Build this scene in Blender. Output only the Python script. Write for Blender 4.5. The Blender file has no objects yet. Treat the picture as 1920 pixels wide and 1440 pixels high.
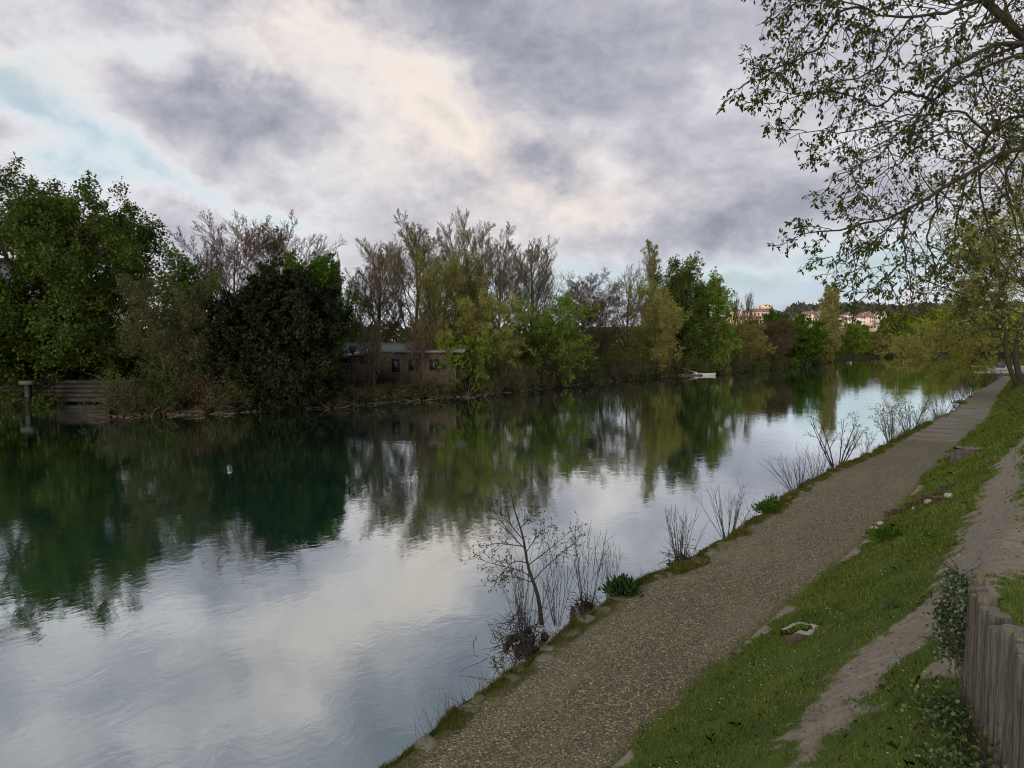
import bpy, math, random
import numpy as np
from mathutils import Vector

sc = bpy.context.scene
col = sc.collection
R = math.radians
rng = np.random.default_rng(7)

# ------------------------------------------------------------------ camera
CAMZ = 4.8
PITCH = R(3.44)
FPX = 1331.0
cp, sp = math.cos(PITCH), math.sin(PITCH)

def ray(px, py):
    a, b = (px - 960) / FPX, (720 - py) / FPX
    return np.array([a, cp + b * sp, -sp + b * cp])      # x right, y forward, z up

def at_z(px, py, z=0.0):
    d = ray(px, py); k = (z - CAMZ) / d[2]
    return np.array([d[0] * k, d[1] * k, z])

def at_y(px, py, y):
    d = ray(px, py); k = y / d[1]
    return np.array([d[0] * k, y, CAMZ + d[2] * k])

cam = bpy.data.cameras.new('camera'); co = bpy.data.objects.new('camera', cam); col.objects.link(co)
co.location = (0, 0, CAMZ); co.rotation_euler = (R(90) - PITCH, 0, 0)
cam.sensor_width = 36; cam.lens = 36 * FPX / 1920
cam.clip_start = 0.05; cam.clip_end = 8000
sc.camera = co
sc.view_settings.view_transform = 'Standard'
sc.view_settings.look = 'None'
sc.view_settings.exposure = 0
sc.render.engine = 'CYCLES'
sc.cycles.max_bounces = 4
sc.cycles.diffuse_bounces = 3
sc.cycles.glossy_bounces = 2
sc.cycles.use_denoising = True
sc.cycles.filter_width = 1.05

# ------------------------------------------------------------------ numpy noise
_perm = np.random.default_rng(3).permutation(4096)
_val = np.random.default_rng(4).random(4096)
def vnoise(x, y):
    xi = np.floor(x).astype(np.int64); yi = np.floor(y).astype(np.int64)
    fx = x - xi; fy = y - yi
    fx = fx * fx * (3 - 2 * fx); fy = fy * fy * (3 - 2 * fy)
    def h(a, b): return _val[_perm[(_perm[a & 4095] + b) & 4095]]
    return (h(xi, yi) * (1 - fx) + h(xi + 1, yi) * fx) * (1 - fy) + (h(xi, yi + 1) * (1 - fx) + h(xi + 1, yi + 1) * fx) * fy
def fbm(x, y, o=4):
    s = 0; a = .5; t = 0
    for i in range(o):
        s = s + a * vnoise(x * 2 ** i + 17.3 * i, y * 2 ** i + 9.1 * i); t += a; a *= .5
    return s / t
def sstep(a, b, x):
    x = np.clip((x - a) / (b - a), 0, 1); return x * x * (3 - 2 * x)
def nrm(v):
    return v / (np.linalg.norm(v, axis=-1, keepdims=True) + 1e-9)

# ------------------------------------------------------------------ mesh building
class MB:
    def __init__(s): s.V = []; s.F = []; s.n = 0
    def add(s, verts, faces, mat=0, rnd=None):
        verts = np.asarray(verts, float).reshape(-1, 3); faces = np.asarray(faces, np.int64)
        if len(faces) == 0: return s
        if rnd is None: rnd = np.full(len(faces), .5)
        s.V.append(verts); s.F.append((faces + s.n, mat, rnd)); s.n += len(verts); return s
    def box(s, c, size, mat=0, rz=0, top=1.0):
        x, y, z = [q / 2 for q in size]
        v = np.array([[a * x * (top if d > 0 else 1), b * y * (top if d > 0 else 1), d * z] for d in (-1, 1) for a, b in ((-1, -1), (1, -1), (1, 1), (-1, 1))], float)
        ca, sa = math.cos(rz), math.sin(rz)
        v = np.c_[v[:, 0] * ca - v[:, 1] * sa, v[:, 0] * sa + v[:, 1] * ca, v[:, 2]] + np.array(c)
        return s.add(v, [[0, 3, 2, 1], [4, 5, 6, 7], [0, 1, 5, 4], [1, 2, 6, 5], [2, 3, 7, 6], [3, 0, 4, 7]], mat)
    def tubes(s, pts, rad, sides=4, mat=0, rnd=None, cap=False):
        B, k, _ = pts.shape
        tan = np.empty_like(pts)
        tan[:, 1:-1] = pts[:, 2:] - pts[:, :-2]; tan[:, 0] = pts[:, 1] - pts[:, 0]; tan[:, -1] = pts[:, -1] - pts[:, -2]
        tan = nrm(tan)
        m = tan.mean(axis=1); ref = np.where(np.abs(nrm(m)[:, 2:3]) > .7, np.array([[1., 0, 0]]), np.array([[0, 0, 1.]]))
        ref = np.repeat(ref[:, None], k, 1)
        u = nrm(np.cross(tan, ref)); v = np.cross(tan, u)
        a = np.arange(sides) * 2 * math.pi / sides
        vv = pts[:, :, None] + rad[:, :, None, None] * (np.cos(a)[None, None, :, None] * u[:, :, None] + np.sin(a)[None, None, :, None] * v[:, :, None])
        idx = np.arange(B * k * sides).reshape(B, k, sides)
        A = idx[:, :-1]; C = idx[:, 1:]
        f = np.stack([A, np.roll(A, -1, 2), np.roll(C, -1, 2), C], -1).reshape(-1, 4)
        if rnd is None: rr = np.repeat(rng.random(B), (k - 1) * sides)
        else: rr = np.full(len(f), rnd)
        s.add(vv.reshape(-1, 3), f, mat, rr)
        if cap:
            for e in (0, k - 1):
                for b in range(B):
                    q = vv[b, e]; s.add(np.vstack([q, pts[b, e]]), [[i, (i + 1) % sides, sides] for i in range(sides)], mat)
        return s
    def leaves(s, C, A, N, l, w, mat=0, rnd=None):
        n = len(C)
        S = nrm(np.cross(A, N)); l = np.broadcast_to(l, n)[:, None]; w = np.broadcast_to(w, n)[:, None]
        v = np.stack([C, C + A * l * .45 + S * w * .5, C + A * l, C + A * l * .45 - S * w * .5], 1).reshape(-1, 3)
        f = np.arange(n * 4).reshape(n, 4)
        return s.add(v, f, mat, rng.random(n) if rnd is None else rnd)
    def build(s, name, mats, parent=None, smooth=False):
        me = bpy.data.meshes.new(name)
        if not isinstance(mats, (list, tuple)): mats = [mats]
        for m in mats: me.materials.append(m)
        if s.V:
            V = np.vstack(s.V).astype(np.float32)
            me.vertices.add(len(V)); me.vertices.foreach_set('co', V.ravel())
            L = np.concatenate([f.ravel() for f, _, _ in s.F]).astype(np.int32)
            tot = np.concatenate([np.full(len(f), f.shape[1]) for f, _, _ in s.F]).astype(np.int32)
            start = np.concatenate([[0], np.cumsum(tot)[:-1]]).astype(np.int32)
            mi = np.concatenate([np.full(len(f), m) for f, m, _ in s.F]).astype(np.int32)
            rr = np.concatenate([r for _, _, r in s.F]).astype(np.float32)
            me.loops.add(len(L)); me.loops.foreach_set('vertex_index', L)
            me.polygons.add(len(tot)); me.polygons.foreach_set('loop_start', start)
            me.polygons.foreach_set('material_index', mi)
            if smooth: me.polygons.foreach_set('use_smooth', np.ones(len(tot), bool))
            at = me.attributes.new('rnd', 'FLOAT', 'FACE'); at.data.foreach_set('value', rr)
            me.update(calc_edges=True)
            me.validate()
        o = bpy.data.objects.new(name, me); col.objects.link(o)
        if parent: o.parent = parent
        return o

def thing(name, loc, label, cat, group=None, rz=0):
    o = bpy.data.objects.new(name, None); col.objects.link(o)
    o.empty_display_size = .3
    o.location = [float(q) for q in loc]; o.rotation_euler = (0, 0, rz)
    return tag(o, label, cat, group)
def tag(o, label=None, cat=None, group=None, kind=None):
    if label: o['label'] = label
    if cat: o['category'] = cat
    if group: o['group'] = group
    if kind: o['kind'] = kind
    return o
def dup(root, loc, rz, label=None):
    r = root.copy(); col.objects.link(r); r.location = [float(q) for q in loc]; r.rotation_euler = (0, 0, rz)
    if label: r['label'] = label
    for ch in root.children:
        c = ch.copy(); col.objects.link(c); c.parent = r
        for g in ch.children:
            d = g.copy(); col.objects.link(d); d.parent = c
    return r

# ------------------------------------------------------------------ materials
def mat(name):
    m = bpy.data.materials.new(name); m.use_nodes = True; nt = m.node_tree
    for n in list(nt.nodes): nt.nodes.remove(n)
    out = nt.nodes.new('ShaderNodeOutputMaterial')
    return m, nt, out
def N(nt, t, ins=None, **kw):
    n = nt.nodes.new('ShaderNode' + t)
    for k, v in kw.items(): setattr(n, k, v)
    if ins:
        for k, v in ins.items():
            if isinstance(v, bpy.types.NodeSocket): nt.links.new(v, n.inputs[k])
            else: n.inputs[k].default_value = v
    return n
def math_(nt, op, a, b=0.0, c=0.0, clamp=False):
    n = nt.nodes.new('ShaderNodeMath'); n.operation = op; n.use_clamp = clamp
    for i, v in enumerate((a, b, c)):
        if isinstance(v, bpy.types.NodeSocket): nt.links.new(v, n.inputs[i])
        else: n.inputs[i].default_value = v
    return n.outputs[0]
def ramp(nt, fac, stops, interp='LINEAR'):
    n = nt.nodes.new('ShaderNodeValToRGB'); e = n.color_ramp.elements; n.color_ramp.interpolation = interp
    while len(e) < len(stops): e.new(.5)
    for q, (p, c) in zip(e, stops):
        q.position = p; q.color = (c[0], c[1], c[2], 1)
    nt.links.new(fac, n.inputs[0]); return n.outputs[0]
def mixc(nt, f, a, b, mode='MIX'):
    n = nt.nodes.new('ShaderNodeMix'); n.data_type = 'RGBA'; n.blend_type = mode
    for sock, v in ((n.inputs[0], f), (n.inputs[6], a), (n.inputs[7], b)):
        if isinstance(v, bpy.types.NodeSocket): nt.links.new(v, sock)
        else: sock.default_value = v if not isinstance(v, tuple) else (v + (1,))[:4]
    return n.outputs[2]
def noise(nt, vec, scale, detail=4, rough=.55, dist=0):
    return N(nt, 'TexNoise', {'Vector': vec, 'Scale': scale, 'Detail': detail, 'Roughness': rough, 'Distortion': dist}).outputs['Fac']
def obj_co(nt): return N(nt, 'TexCoord').outputs['Object']
def geo_co(nt): return N(nt, 'NewGeometry').outputs['Position']

def leaf_mat(name, c0, c1, c2, trans=.35, clump=.35):
    """three tones per leaf, light and dark clumps through the crown"""
    G = {'leaf_willow': 2.0, 'leaf_olive': 2.5, 'leaf_green': 2.2, 'leaf_poplar': 2.6, 'leaf_mid': 2.5, 'leaf_fresh': 1.45, 'leaf_reddish': 1.7, 'leaf_yew': 1.6, 'leaf_chestnut': 2.1, 'leaf_near': 1.4, 'leaf_dim': 1.7, 'grass_blade': 2.2, 'leaf_far': 1.4, 'tuft_grass': 1.6,
         'verge_grass': 1.3, 'leaf_yellow': 1.3, 'leaf_bud': 1.9}.get(name, 1.0)
    c0, c1, c2 = [tuple(q * G for q in c_) for c_ in (c0, c1, c2)]
    m, nt, out = mat(name)
    r = N(nt, 'Attribute', attribute_name='rnd').outputs['Fac']
    cl = noise(nt, geo_co(nt), clump, 3, .6)
    v = math_(nt, 'ADD', math_(nt, 'MULTIPLY', r, .55), math_(nt, 'MULTIPLY', math_(nt, 'SUBTRACT', cl, .27), .95), clamp=True)
    c = ramp(nt, v, [(.1, c0), (.5, c1), (.95, c2)])
    d = N(nt, 'BsdfDiffuse', {'Color': c}); t = N(nt, 'BsdfTranslucent', {'Color': c})
    mx = N(nt, 'MixShader', {0: trans, 1: d.outputs[0], 2: t.outputs[0]})
    nt.links.new(mx.outputs[0], out.inputs[0]); return m
def bark_mat(name, c0, c1, scale=6, moss=None):
    m, nt, out = mat(name)
    p = geo_co(nt); mp = N(nt, 'Mapping', {'Vector': p, 'Scale': (1, 1, .25)}).outputs[0]
    n = noise(nt, mp, scale, 6, .65)
    c = ramp(nt, n, [(.3, c0), (.7, c1)])
    if moss: c = mixc(nt, math_(nt, 'MULTIPLY', noise(nt, p, 1.3, 3), .9), c, moss)
    b = N(nt, 'Bump', {'Strength': .6, 'Distance': .02, 'Height': n})
    d = N(nt, 'BsdfPrincipled', {'Base Color': c, 'Roughness': .9, 'Normal': b.outputs[0]})
    nt.links.new(d.outputs[0], out.inputs[0]); return m
def simple(name, c, rough=.8, var=.25, scale=3, bump=.2, dist=.01, metal=0):
    m, nt, out = mat(name)
    p = geo_co(nt); n = noise(nt, p, scale, 6, .65)
    cc = ramp(nt, n, [(.25, tuple(q * (1 - var) for q in c)), (.75, tuple(min(1, q * (1 + var)) for q in c))])
    b = N(nt, 'Bump', {'Strength': bump, 'Distance': dist, 'Height': n})
    d = N(nt, 'BsdfPrincipled', {'Base Color': cc, 'Roughness': rough, 'Metallic': metal, 'Normal': b.outputs[0]})
    nt.links.new(d.outputs[0], out.inputs[0]); return m

BARK = bark_mat('bark_dark', (.018, .016, .012), (.05, .045, .035), moss=(.03, .035, .012))
BARK_PALE = bark_mat('bark_pale', (.07, .06, .042), (.15, .13, .095), moss=(.07, .075, .03))
BARK_BROWN = bark_mat('bark_brown', (.06, .042, .028), (.13, .095, .065))
BARK_OLIVE = bark_mat('bark_olive', (.04, .042, .018), (.09, .09, .045))
TWIG = bark_mat('twig_dark', (.015, .012, .009), (.04, .032, .024))
L_CHEST = leaf_mat('leaf_chestnut', (.013, .020, .005), (.032, .050, .010), (.065, .095, .018))
L_DARK = leaf_mat('leaf_yew', (.006, .009, .005), (.012, .017, .008), (.026, .034, .014), .1)
L_BRIGHT = leaf_mat('leaf_fresh', (.015, .032, .005), (.035, .075, .009), (.075, .135, .018))
L_OLIVE = leaf_mat('leaf_olive', (.035, .037, .012), (.07, .072, .022), (.125, .12, .035))
L_WILLOW = leaf_mat('leaf_willow', (.045, .048, .014), (.105, .108, .03), (.19, .185, .06))
L_DIM = leaf_mat('leaf_dim', (.028, .030, .014), (.055, .056, .026), (.09, .088, .04))
L_GREEN = leaf_mat('leaf_green', (.022, .036, .007), (.055, .085, .014), (.105, .14, .025))
L_RED = leaf_mat('leaf_reddish', (.025, .019, .011), (.055, .043, .024), (.10, .082, .045))
L_BUD = leaf_mat('leaf_bud', (.05, .05, .018), (.10, .095, .035), (.16, .14, .06))
L_POPLAR = leaf_mat('leaf_poplar', (.045, .048, .018), (.085, .088, .034), (.14, .138, .055))
L_NEAR = leaf_mat('leaf_near', (.012, .018, .005), (.032, .045, .010), (.07, .09, .022), .3, 1.2)
L_FAR = leaf_mat('leaf_far', (.045, .055, .022), (.09, .105, .035), (.16, .175, .055), .3, .05)
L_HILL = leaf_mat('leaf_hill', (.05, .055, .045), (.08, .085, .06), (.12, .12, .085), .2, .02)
L_GRASS0 = leaf_mat('tuft_grass', (.030, .058, .008), (.072, .128, .015), (.15, .20, .035), .25, 1.1)
L_YELLOW = leaf_mat('leaf_yellow', (.07, .09, .01), (.15, .18, .02), (.26, .28, .04), .35, .2)

# ------------------------------------------------------------------ tree growth (vectorised, level by level)
def grow_level(start, d, L, r0, r1, k, wig, trop):
    B = len(start); pts = np.empty((B, k, 3)); tan = np.empty((B, k, 3))
    p = start.copy(); d = nrm(d); pts[:, 0] = p; tan[:, 0] = d
    st = (L / (k - 1))[:, None]
    for i in range(1, k):
        d = nrm(d + wig * rng.normal(size=(B, 3)) + np.array([0, 0, trop]))
        p = p + d * st; pts[:, i] = p; tan[:, i] = d
    rad = r0[:, None] + (r1 - r0)[:, None] * np.linspace(0, 1, k)[None]
    return dict(p=pts, t=tan, r=rad, L=L)
def spawn(lv, n, t0=.25, t1=.98, ang=(35, 65), ratio=.5, shape=.5, rr=.6, k=4, wig=.12, trop=0., rmin=.006, flat=0, tip=.35, up=0):
    P, T, Rr, L = lv['p'], lv['t'], lv['r'], lv['L']; B, K, _ = P.shape
    t = t0 + (t1 - t0) * (np.arange(n)[None] + rng.random((B, n))) / n
    f = t * (K - 1); i = np.minimum(f.astype(int), K - 2); g = (f - i)[..., None]
    b = np.arange(B)[:, None]
    pos = P[b, i] * (1 - g) + P[b, i + 1] * g; tg = nrm(T[b, i + 1])
    rad = Rr[b, i] * (1 - g[..., 0]) + Rr[b, i + 1] * g[..., 0]
    az = rng.random((B, 1)) * 6.28 + np.arange(n)[None] * 2.4 + rng.normal(size=(B, n)) * .4
    ref = np.where(np.abs(tg[..., 2:3]) > .9, np.array([1., 0, 0]), np.array([0, 0, 1.]))
    u = nrm(np.cross(tg, ref)); v = np.cross(tg, u)
    a = np.radians(rng.uniform(ang[0], ang[1], (B, n)))[..., None]
    d = np.cos(a) * tg + np.sin(a) * (np.cos(az)[..., None] * u + np.sin(az)[..., None] * v)
    d[..., 2] = d[..., 2] * (1 - flat) + up
    ln = L[:, None] * ratio * (1 - shape * (t - t0) / (t1 - t0 + 1e-6)) * rng.uniform(.7, 1.2, (B, n))
    r0 = np.maximum(rad * rr, rmin); r1 = np.maximum(r0 * tip, rmin * .6)
    return grow_level(pos.reshape(-1, 3), d.reshape(-1, 3), ln.ravel(), r0.ravel(), r1.ravel(), k, wig, trop)

def fit(levels, H, RX, lean=0., xy=True, pct=90):
    allp = np.vstack([l['p'].reshape(-1, 3) for l in levels])
    zt = np.percentile(allp[:, 2], 99.65); sz = H / zt
    ends = levels[-1]['p'][:, -1]
    cx, cy = ends[:, 0].mean(), ends[:, 1].mean()
    rx = np.percentile(np.hypot(ends[:, 0] - cx, ends[:, 1] - cy), pct)
    s = RX / rx
    for l in levels:
        p = l['p']; w = np.clip(p[..., 2] / zt, 0, 1)
        x = (p[..., 0] - cx * w) * s; y = (p[..., 1] - cy * w) * s
        l['p'] = np.stack([x + lean * w, y, p[..., 2] * sz], -1)
    return levels

def leaf_on(mb, lv, n, size, asp=.55, spread=.08, droop=0., mat=1, t0=.15, tuft=1):
    """n leaf groups per twig, each of `tuft` leaves"""
    P = lv['p']; B, K, _ = P.shape
    t = t0 + (1 - t0) * rng.random((B, n)) ** .8
    f = t * (K - 1); i = np.minimum(f.astype(int), K - 2); g = (f - i)[..., None]; b = np.arange(B)[:, None]
    pos = (P[b, i] * (1 - g) + P[b, i + 1] * g).reshape(-1, 3); tg = nrm(P[b, i + 1] - P[b, i]).reshape(-1, 3)
    pos = np.repeat(pos, tuft, 0); tg = np.repeat(tg, tuft, 0); M = len(pos)
    pos = pos + rng.normal(size=(M, 3)) * spread
    A = nrm(tg * .5 + rng.normal(size=(M, 3)) * .75 + np.array([0, 0, -droop]))
    Nn = nrm(rng.normal(size=(M, 3)) * .7 + np.array([0, 0, 1.0]))
    l = size * rng.uniform(.6, 1.25, M)
    rnd = np.clip(np.repeat(rng.random(M // tuft), tuft) * .6 + rng.random(M) * .4, 0, 1)
    mb.leaves(pos, A, Nn, l, l * asp, mat, rnd)

def stems(n, H, r, spread=.1, k=7, wig=.06, trop=.03, base=.15):
    a = rng.random(n) * 6.28
    st = np.c_[np.cos(a) * base * (n > 1), np.sin(a) * base * (n > 1), np.full(n, -min(.15, .08 * H))]
    sp_ = spread * (.4 + rng.random(n))
    d = np.c_[np.cos(a) * sp_, np.sin(a) * sp_, np.ones(n)]
    L = H * rng.uniform(.82, 1.0, n)
    return grow_level(st, d, L, np.full(n, r) * rng.uniform(.75, 1, n), np.full(n, r * .18), k, wig, trop)

def tree(kind, name, base, H, RX, label, cat='tree', group=None, leafm=None, barkm=None, lean=0., dens=1., nstem=None, lsize=None, rz=0):
    Ln = lambda x: max(2, int(round(x * dens)))
    leafm_, barkm_ = leafm, barkm
    if kind == 'dense':       # chestnut: upright limbs, heavy leaf tiers
        ns = nstem or 3
        l0 = stems(ns, H * .92, H * .026, .38 if ns > 1 else .1, 8, .05, .05, H * .012)
        l1 = spawn(l0, 22 if ns > 1 else 40, .10, .98, (35, 85), .52, .42, .35, 6, .10, .03, .03)
        sk = spawn(l0, 7, .05, .30, (70, 100), .50, .2, .35, 6, .10, -.03, .03); l1 = {q: np.concatenate([l1[q], sk[q]]) for q in l1}
        l2 = spawn(l1, 9, .2, 1, (30, 65), .45, .4, .5, 4, .15, -.02, .015)
        l3 = spawn(l2, 6, .15, 1, (25, 60), .5, .4, .6, 3, .2, -.08, .01)
        lv = fit([l0, l1, l2, l3], H, RX, lean); thick, thin = lv[:2], lv[2:]
        leaf = lambda mb: leaf_on(mb, lv[3], Ln(3), lsize or .26, .6, H * .012, .35, tuft=3)
        lm, bm = leafm_ or L_CHEST, barkm_ or BARK
    elif kind == 'bush':      # full rounded crown down to the ground
        l0 = stems(nstem or 4, H * .9, H * .018, .45, 6, .08, .03, H * .03)
        l1 = spawn(l0, 16, .06, .98, (35, 85), .5, .35, .5, 5, .14, .0, .02)
        l2 = spawn(l1, 8, .2, 1, (30, 65), .5, .4, .5, 4, .18, .02, .012)
        l3 = spawn(l2, 5, .15, 1, (25, 60), .5, .4, .6, 3, .22, 0, .008)
        lv = fit([l0, l1, l2, l3], H, RX, lean, pct=86); thick, thin = lv[:2], lv[2:]
        leaf = lambda mb: leaf_on(mb, lv[3], Ln(4), lsize or .2, .6, H * .012, .1, tuft=3)
        lm, bm = leafm_ or L_GREEN, barkm_ or BARK_OLIVE
    elif kind == 'yew':
        l0 = stems(nstem or 9, H * .92, H * .02, .45, 6, .06, .06, H * .03)
        l1 = spawn(l0, 16, .03, .98, (35, 75), .5, .55, .5, 5, .1, .1, .02)
        l2 = spawn(l1, 8, .15, 1, (25, 55), .45, .4, .5, 4, .12, .12, .012)
        l3 = spawn(l2, 4, .15, 1, (20, 50), .5, .4, .6, 3, .15, .12, .008)
        lv = fit([l0, l1, l2, l3], H, RX, lean, pct=91); thick, thin = lv[:2], lv[2:]
        leaf = lambda mb: leaf_on(mb, lv[3], Ln(7), lsize or .30, .38, .14, -.3, tuft=2)
        lm, bm = leafm_ or L_DARK, barkm_ or BARK
    elif kind == 'bare':      # vase of fine upright twigs, buds only
        l0 = stems(nstem or 1, H * .8, H * .017, .16, 8, .05, .04, H * .015)
        n1 = 24 if (nstem or 1) == 1 else 12
        lite = dens < .5
        l1 = spawn(l0, n1, .14, .97, (25, 58), .66, .50, .45, 6, .07, .07, .03, up=.08)
        l2 = spawn(l1, 9, .2, 1, (20, 48), .45, .45, .5, 5, .10, .06, .02, up=.1)
        l3 = spawn(l2, 3 if lite else 7, .15, 1, (18, 42), .5, .4, .55, 4, .07, .08, .012, up=.05)
        l4 = spawn(l3, 2 if lite else 4, .2, 1, (18, 42), .65, .3, .7, 3, .06, .08, .014)
        lv = fit([l0, l1, l2, l3, l4], H, RX, lean); thick, thin = lv[:3], lv[3:]
        leaf = lambda mb: leaf_on(mb, lv[4], Ln(2), lsize or .10, .6, .03, -.1, tuft=1)
        lm, bm = leafm_ or L_BUD, barkm_ or BARK_PALE
    elif kind == 'willow':    # hanging curtains
        l0 = stems(nstem or 3, H * .85, H * .018, .28, 7, .07, .03, H * .015)
        l1 = spawn(l0, 12, .15, .98, (30, 65), .5, .5, .5, 6, .1, .02, .025)
        l2 = spawn(l1, 10, .2, 1, (30, 70), .45, .4, .5, 5, .12, -.12, .012)
        l3 = spawn(l2, 6, .2, 1, (20, 60), .6, .3, .6, 5, .1, -.30, .007)
        lv = fit([l0, l1, l2, l3], H, RX, lean); thick, thin = lv[:2], lv[2:]
        leaf = lambda mb: leaf_on(mb, lv[3], Ln(10), lsize or .20, .42, .10, .9, tuft=1)
        lm, bm = leafm_ or L_WILLOW, barkm_ or BARK_OLIVE
    elif kind == 'airy':      # young leafed tree, see-through
        l0 = stems(nstem or 2, H * .9, H * .016, .2, 8, .06, .04, H * .012)
        l1 = spawn(l0, 18, .10, .98, (28, 65), .5, .45, .45, 6, .1, .04, .025, up=.05)
        l2 = spawn(l1, 9, .2, 1, (25, 55), .45, .4, .5, 4, .14, .02, .012)
        l3 = spawn(l2, 6, .2, 1, (25, 55), .5, .4, .6, 3, .18, 0, .008)
        lv = fit([l0, l1, l2, l3], H, RX, lean); thick, thin = lv[:2], lv[2:]
        leaf = lambda mb: leaf_on(mb, lv[3], Ln(6), lsize or .16, .55, .12, .1, tuft=1)
        lm, bm = leafm_ or L_OLIVE, barkm_ or BARK_OLIVE
    elif kind == 'column':    # lombardy poplar
        l0 = stems(nstem or 3, H * .95, H * .014, .04, 9, .02, .05, H * .008)
        l1 = spawn(l0, 34, .06, .97, (14, 30), .20, .78, .5, 6, .05, .16, .02, up=.2)
        l2 = spawn(l1, 6, .15, 1, (15, 35), .5, .4, .5, 4, .08, .12, .012, up=.1)
        l3 = spawn(l2, 4, .15, 1, (15, 40), .5, .4, .6, 3, .1, .08, .008)
        lv = fit([l0, l1, l2, l3], H, RX, lean, pct=96); thick, thin = lv[:2], lv[2:]
        leaf = lambda mb: leaf_on(mb, lv[3], Ln(6), lsize or .17, .55, .10, -.1, tuft=1)
        lm, bm = leafm_ or L_POPLAR, barkm_ or BARK_PALE
    root = thing(name, base, label, cat, group, rz)
    mb = MB()
    for j, l in enumerate(thick): mb.tubes(l['p'], l['r'], 8 if j == 0 else 5)
    mb.build('trunk', bm, root, True)
    mb = MB()
    for l in thin: mb.tubes(l['p'], l['r'], 3)
    leaf(mb)
    mb.build('crown', [bm, lm], root)
    return root

# ------------------------------------------------------------------ world sky
w = bpy.data.worlds.new('World'); sc.world = w; w.use_nodes = True
nt = w.node_tree
for n in list(nt.nodes): nt.nodes.remove(n)
SUN_EL, SUN_AZ = 9.0, 205.0    # compass-like, 0 = +Y, clockwise
out = nt.nodes.new('ShaderNodeOutputWorld')
sky = N(nt, 'TexSky', sky_type='NISHITA'); sky.sun_disc = False
sky.sun_elevation = R(SUN_EL); sky.sun_rotation = R(SUN_AZ); sky.air_density = 1.2; sky.dust_density = 1.5
tc = N(nt, 'TexCoord'); D = tc.outputs['Generated']
wn = N(nt, 'TexNoise', {'Vector': D, 'Scale': 4.0, 'Detail': 7.0, 'Roughness': .62})
wv = N(nt, 'VectorMath', operation='SUBTRACT'); nt.links.new(wn.outputs['Color'], wv.inputs[0]); wv.inputs[1].default_value = (.5, .5, .5)
ws = N(nt, 'VectorMath', operation='SCALE'); nt.links.new(wv.outputs[0], ws.inputs[0]); ws.inputs['Scale'].default_value = .18
wa = N(nt, 'VectorMath', operation='ADD'); nt.links.new(D, wa.inputs[0]); nt.links.new(ws.outputs[0], wa.inputs[1])
sx = N(nt, 'SeparateXYZ', {0: wa.outputs[0]})
az = math_(nt, 'ARCTAN2', sx.outputs[0], sx.outputs[1])
el = math_(nt, 'ARCSINE', math_(nt, 'MINIMUM', math_(nt, 'MAXIMUM', sx.outputs[2], -.999), .999))
def azel(px, py):
    d = ray(px, py); return math.atan2(d[0], d[1]), math.atan2(d[2], math.hypot(d[0], d[1]))
def blob(px, py, rx, ry, amp, rot=0):
    a, e = azel(px, py)
    du = math_(nt, 'SUBTRACT', az, a); dv = math_(nt, 'SUBTRACT', el, e)
    c, s = math.cos(R(rot)), math.sin(R(rot))
    u = math_(nt, 'MULTIPLY', math_(nt, 'ADD', math_(nt, 'MULTIPLY', du, c), math_(nt, 'MULTIPLY', dv, s)), FPX / rx)
    v = math_(nt, 'MULTIPLY', math_(nt, 'SUBTRACT', math_(nt, 'MULTIPLY', dv, c), math_(nt, 'MULTIPLY', du, s)), FPX / ry)
    q = math_(nt, 'ADD', math_(nt, 'MULTIPLY', u, u), math_(nt, 'MULTIPLY', v, v))
    g = math_(nt, 'POWER', 2.718, math_(nt, 'MULTIPLY', q, -1.0))
    return math_(nt, 'MULTIPLY', g, amp)
def blobs(lst, acc):
    for b in lst: acc = math_(nt, 'ADD', acc, blob(*b))
    return acc
mp = N(nt, 'Mapping', {'Vector': D, 'Scale': (1, 1, 1.5)}).outputs[0]
n1 = noise(nt, mp, 4.2, 9, .54, .25)
n2 = noise(nt, mp, 11., 8, .6, .3)
dens = math_(nt, 'ADD', .485, math_(nt, 'MULTIPLY', math_(nt, 'SUBTRACT', n1, .5), 1.25))
dens = math_(nt, 'ADD', dens, math_(nt, 'MULTIPLY', math_(nt, 'SUBTRACT', n2, .5), .78))
dens = math_(nt, 'ADD', dens, math_(nt, 'MULTIPLY', math_(nt, 'SUBTRACT', noise(nt, mp, 26., 8, .62, .3), .5), .34))
DARK = [(330, 200, 200, 95, .42, 0), (560, 230, 150, 80, .15, 0), (70, 275, 130, 32, .34, -12), (1080, 60, 380, 110, .24, 0), (1250, 300, 260, 80, .14, 0),
        (1230, 440, 320, 40, .22, 5), (340, 395, 75, 45, .25, 0), (790, 330, 110, 60, .12, 0), (980, 320, 60, 40, .15, 0), (60, 60, 180, 50, .12, 0), (1100, 200, 300, 60, .1, 0), (500, 380, 150, 50, .14, 0),
        (760, -330, 500, 130, .2, 0), (820, -100, 260, 90, .36, 0), (250, -110, 200, 60, .28, 8), (480, -230, 260, 60, .22, 0), (1400, 420, 150, 60, .1, 0)]
LIGHT = [(340, 350, 200, 60, -.25, -14), (110, 330, 160, 34, -.2, -5), (130, 245, 140, 40, -.16, -25), (300, 70, 150, 40, -.34, 10), (60, 190, 90, 40, -.2, 0), (110, 130, 100, 50, -.18, 0), (520, 55, 120, 40, -.30, 0),
         (810, 195, 100, 60, -.27, -35), (870, 260, 60, 25, -.25, -45), (660, 300, 170, 60, -.17, 0), (1080, 290, 160, 40, -.16, -20), (1350, 150, 220, 50, -.14, 0), (1420, 535, 420, 26, -.36, 4), (1650, 500, 300, 60, -.22, 0),
         (1090, 395, 200, 26, -.16, 8), (420, 380, 120, 20, -.3, -15), (500, -90, 130, 40, -.15, 0), (240, -160, 200, 50, -.12, 0), (650, 130, 80, 50, -.2, 0)]
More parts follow.
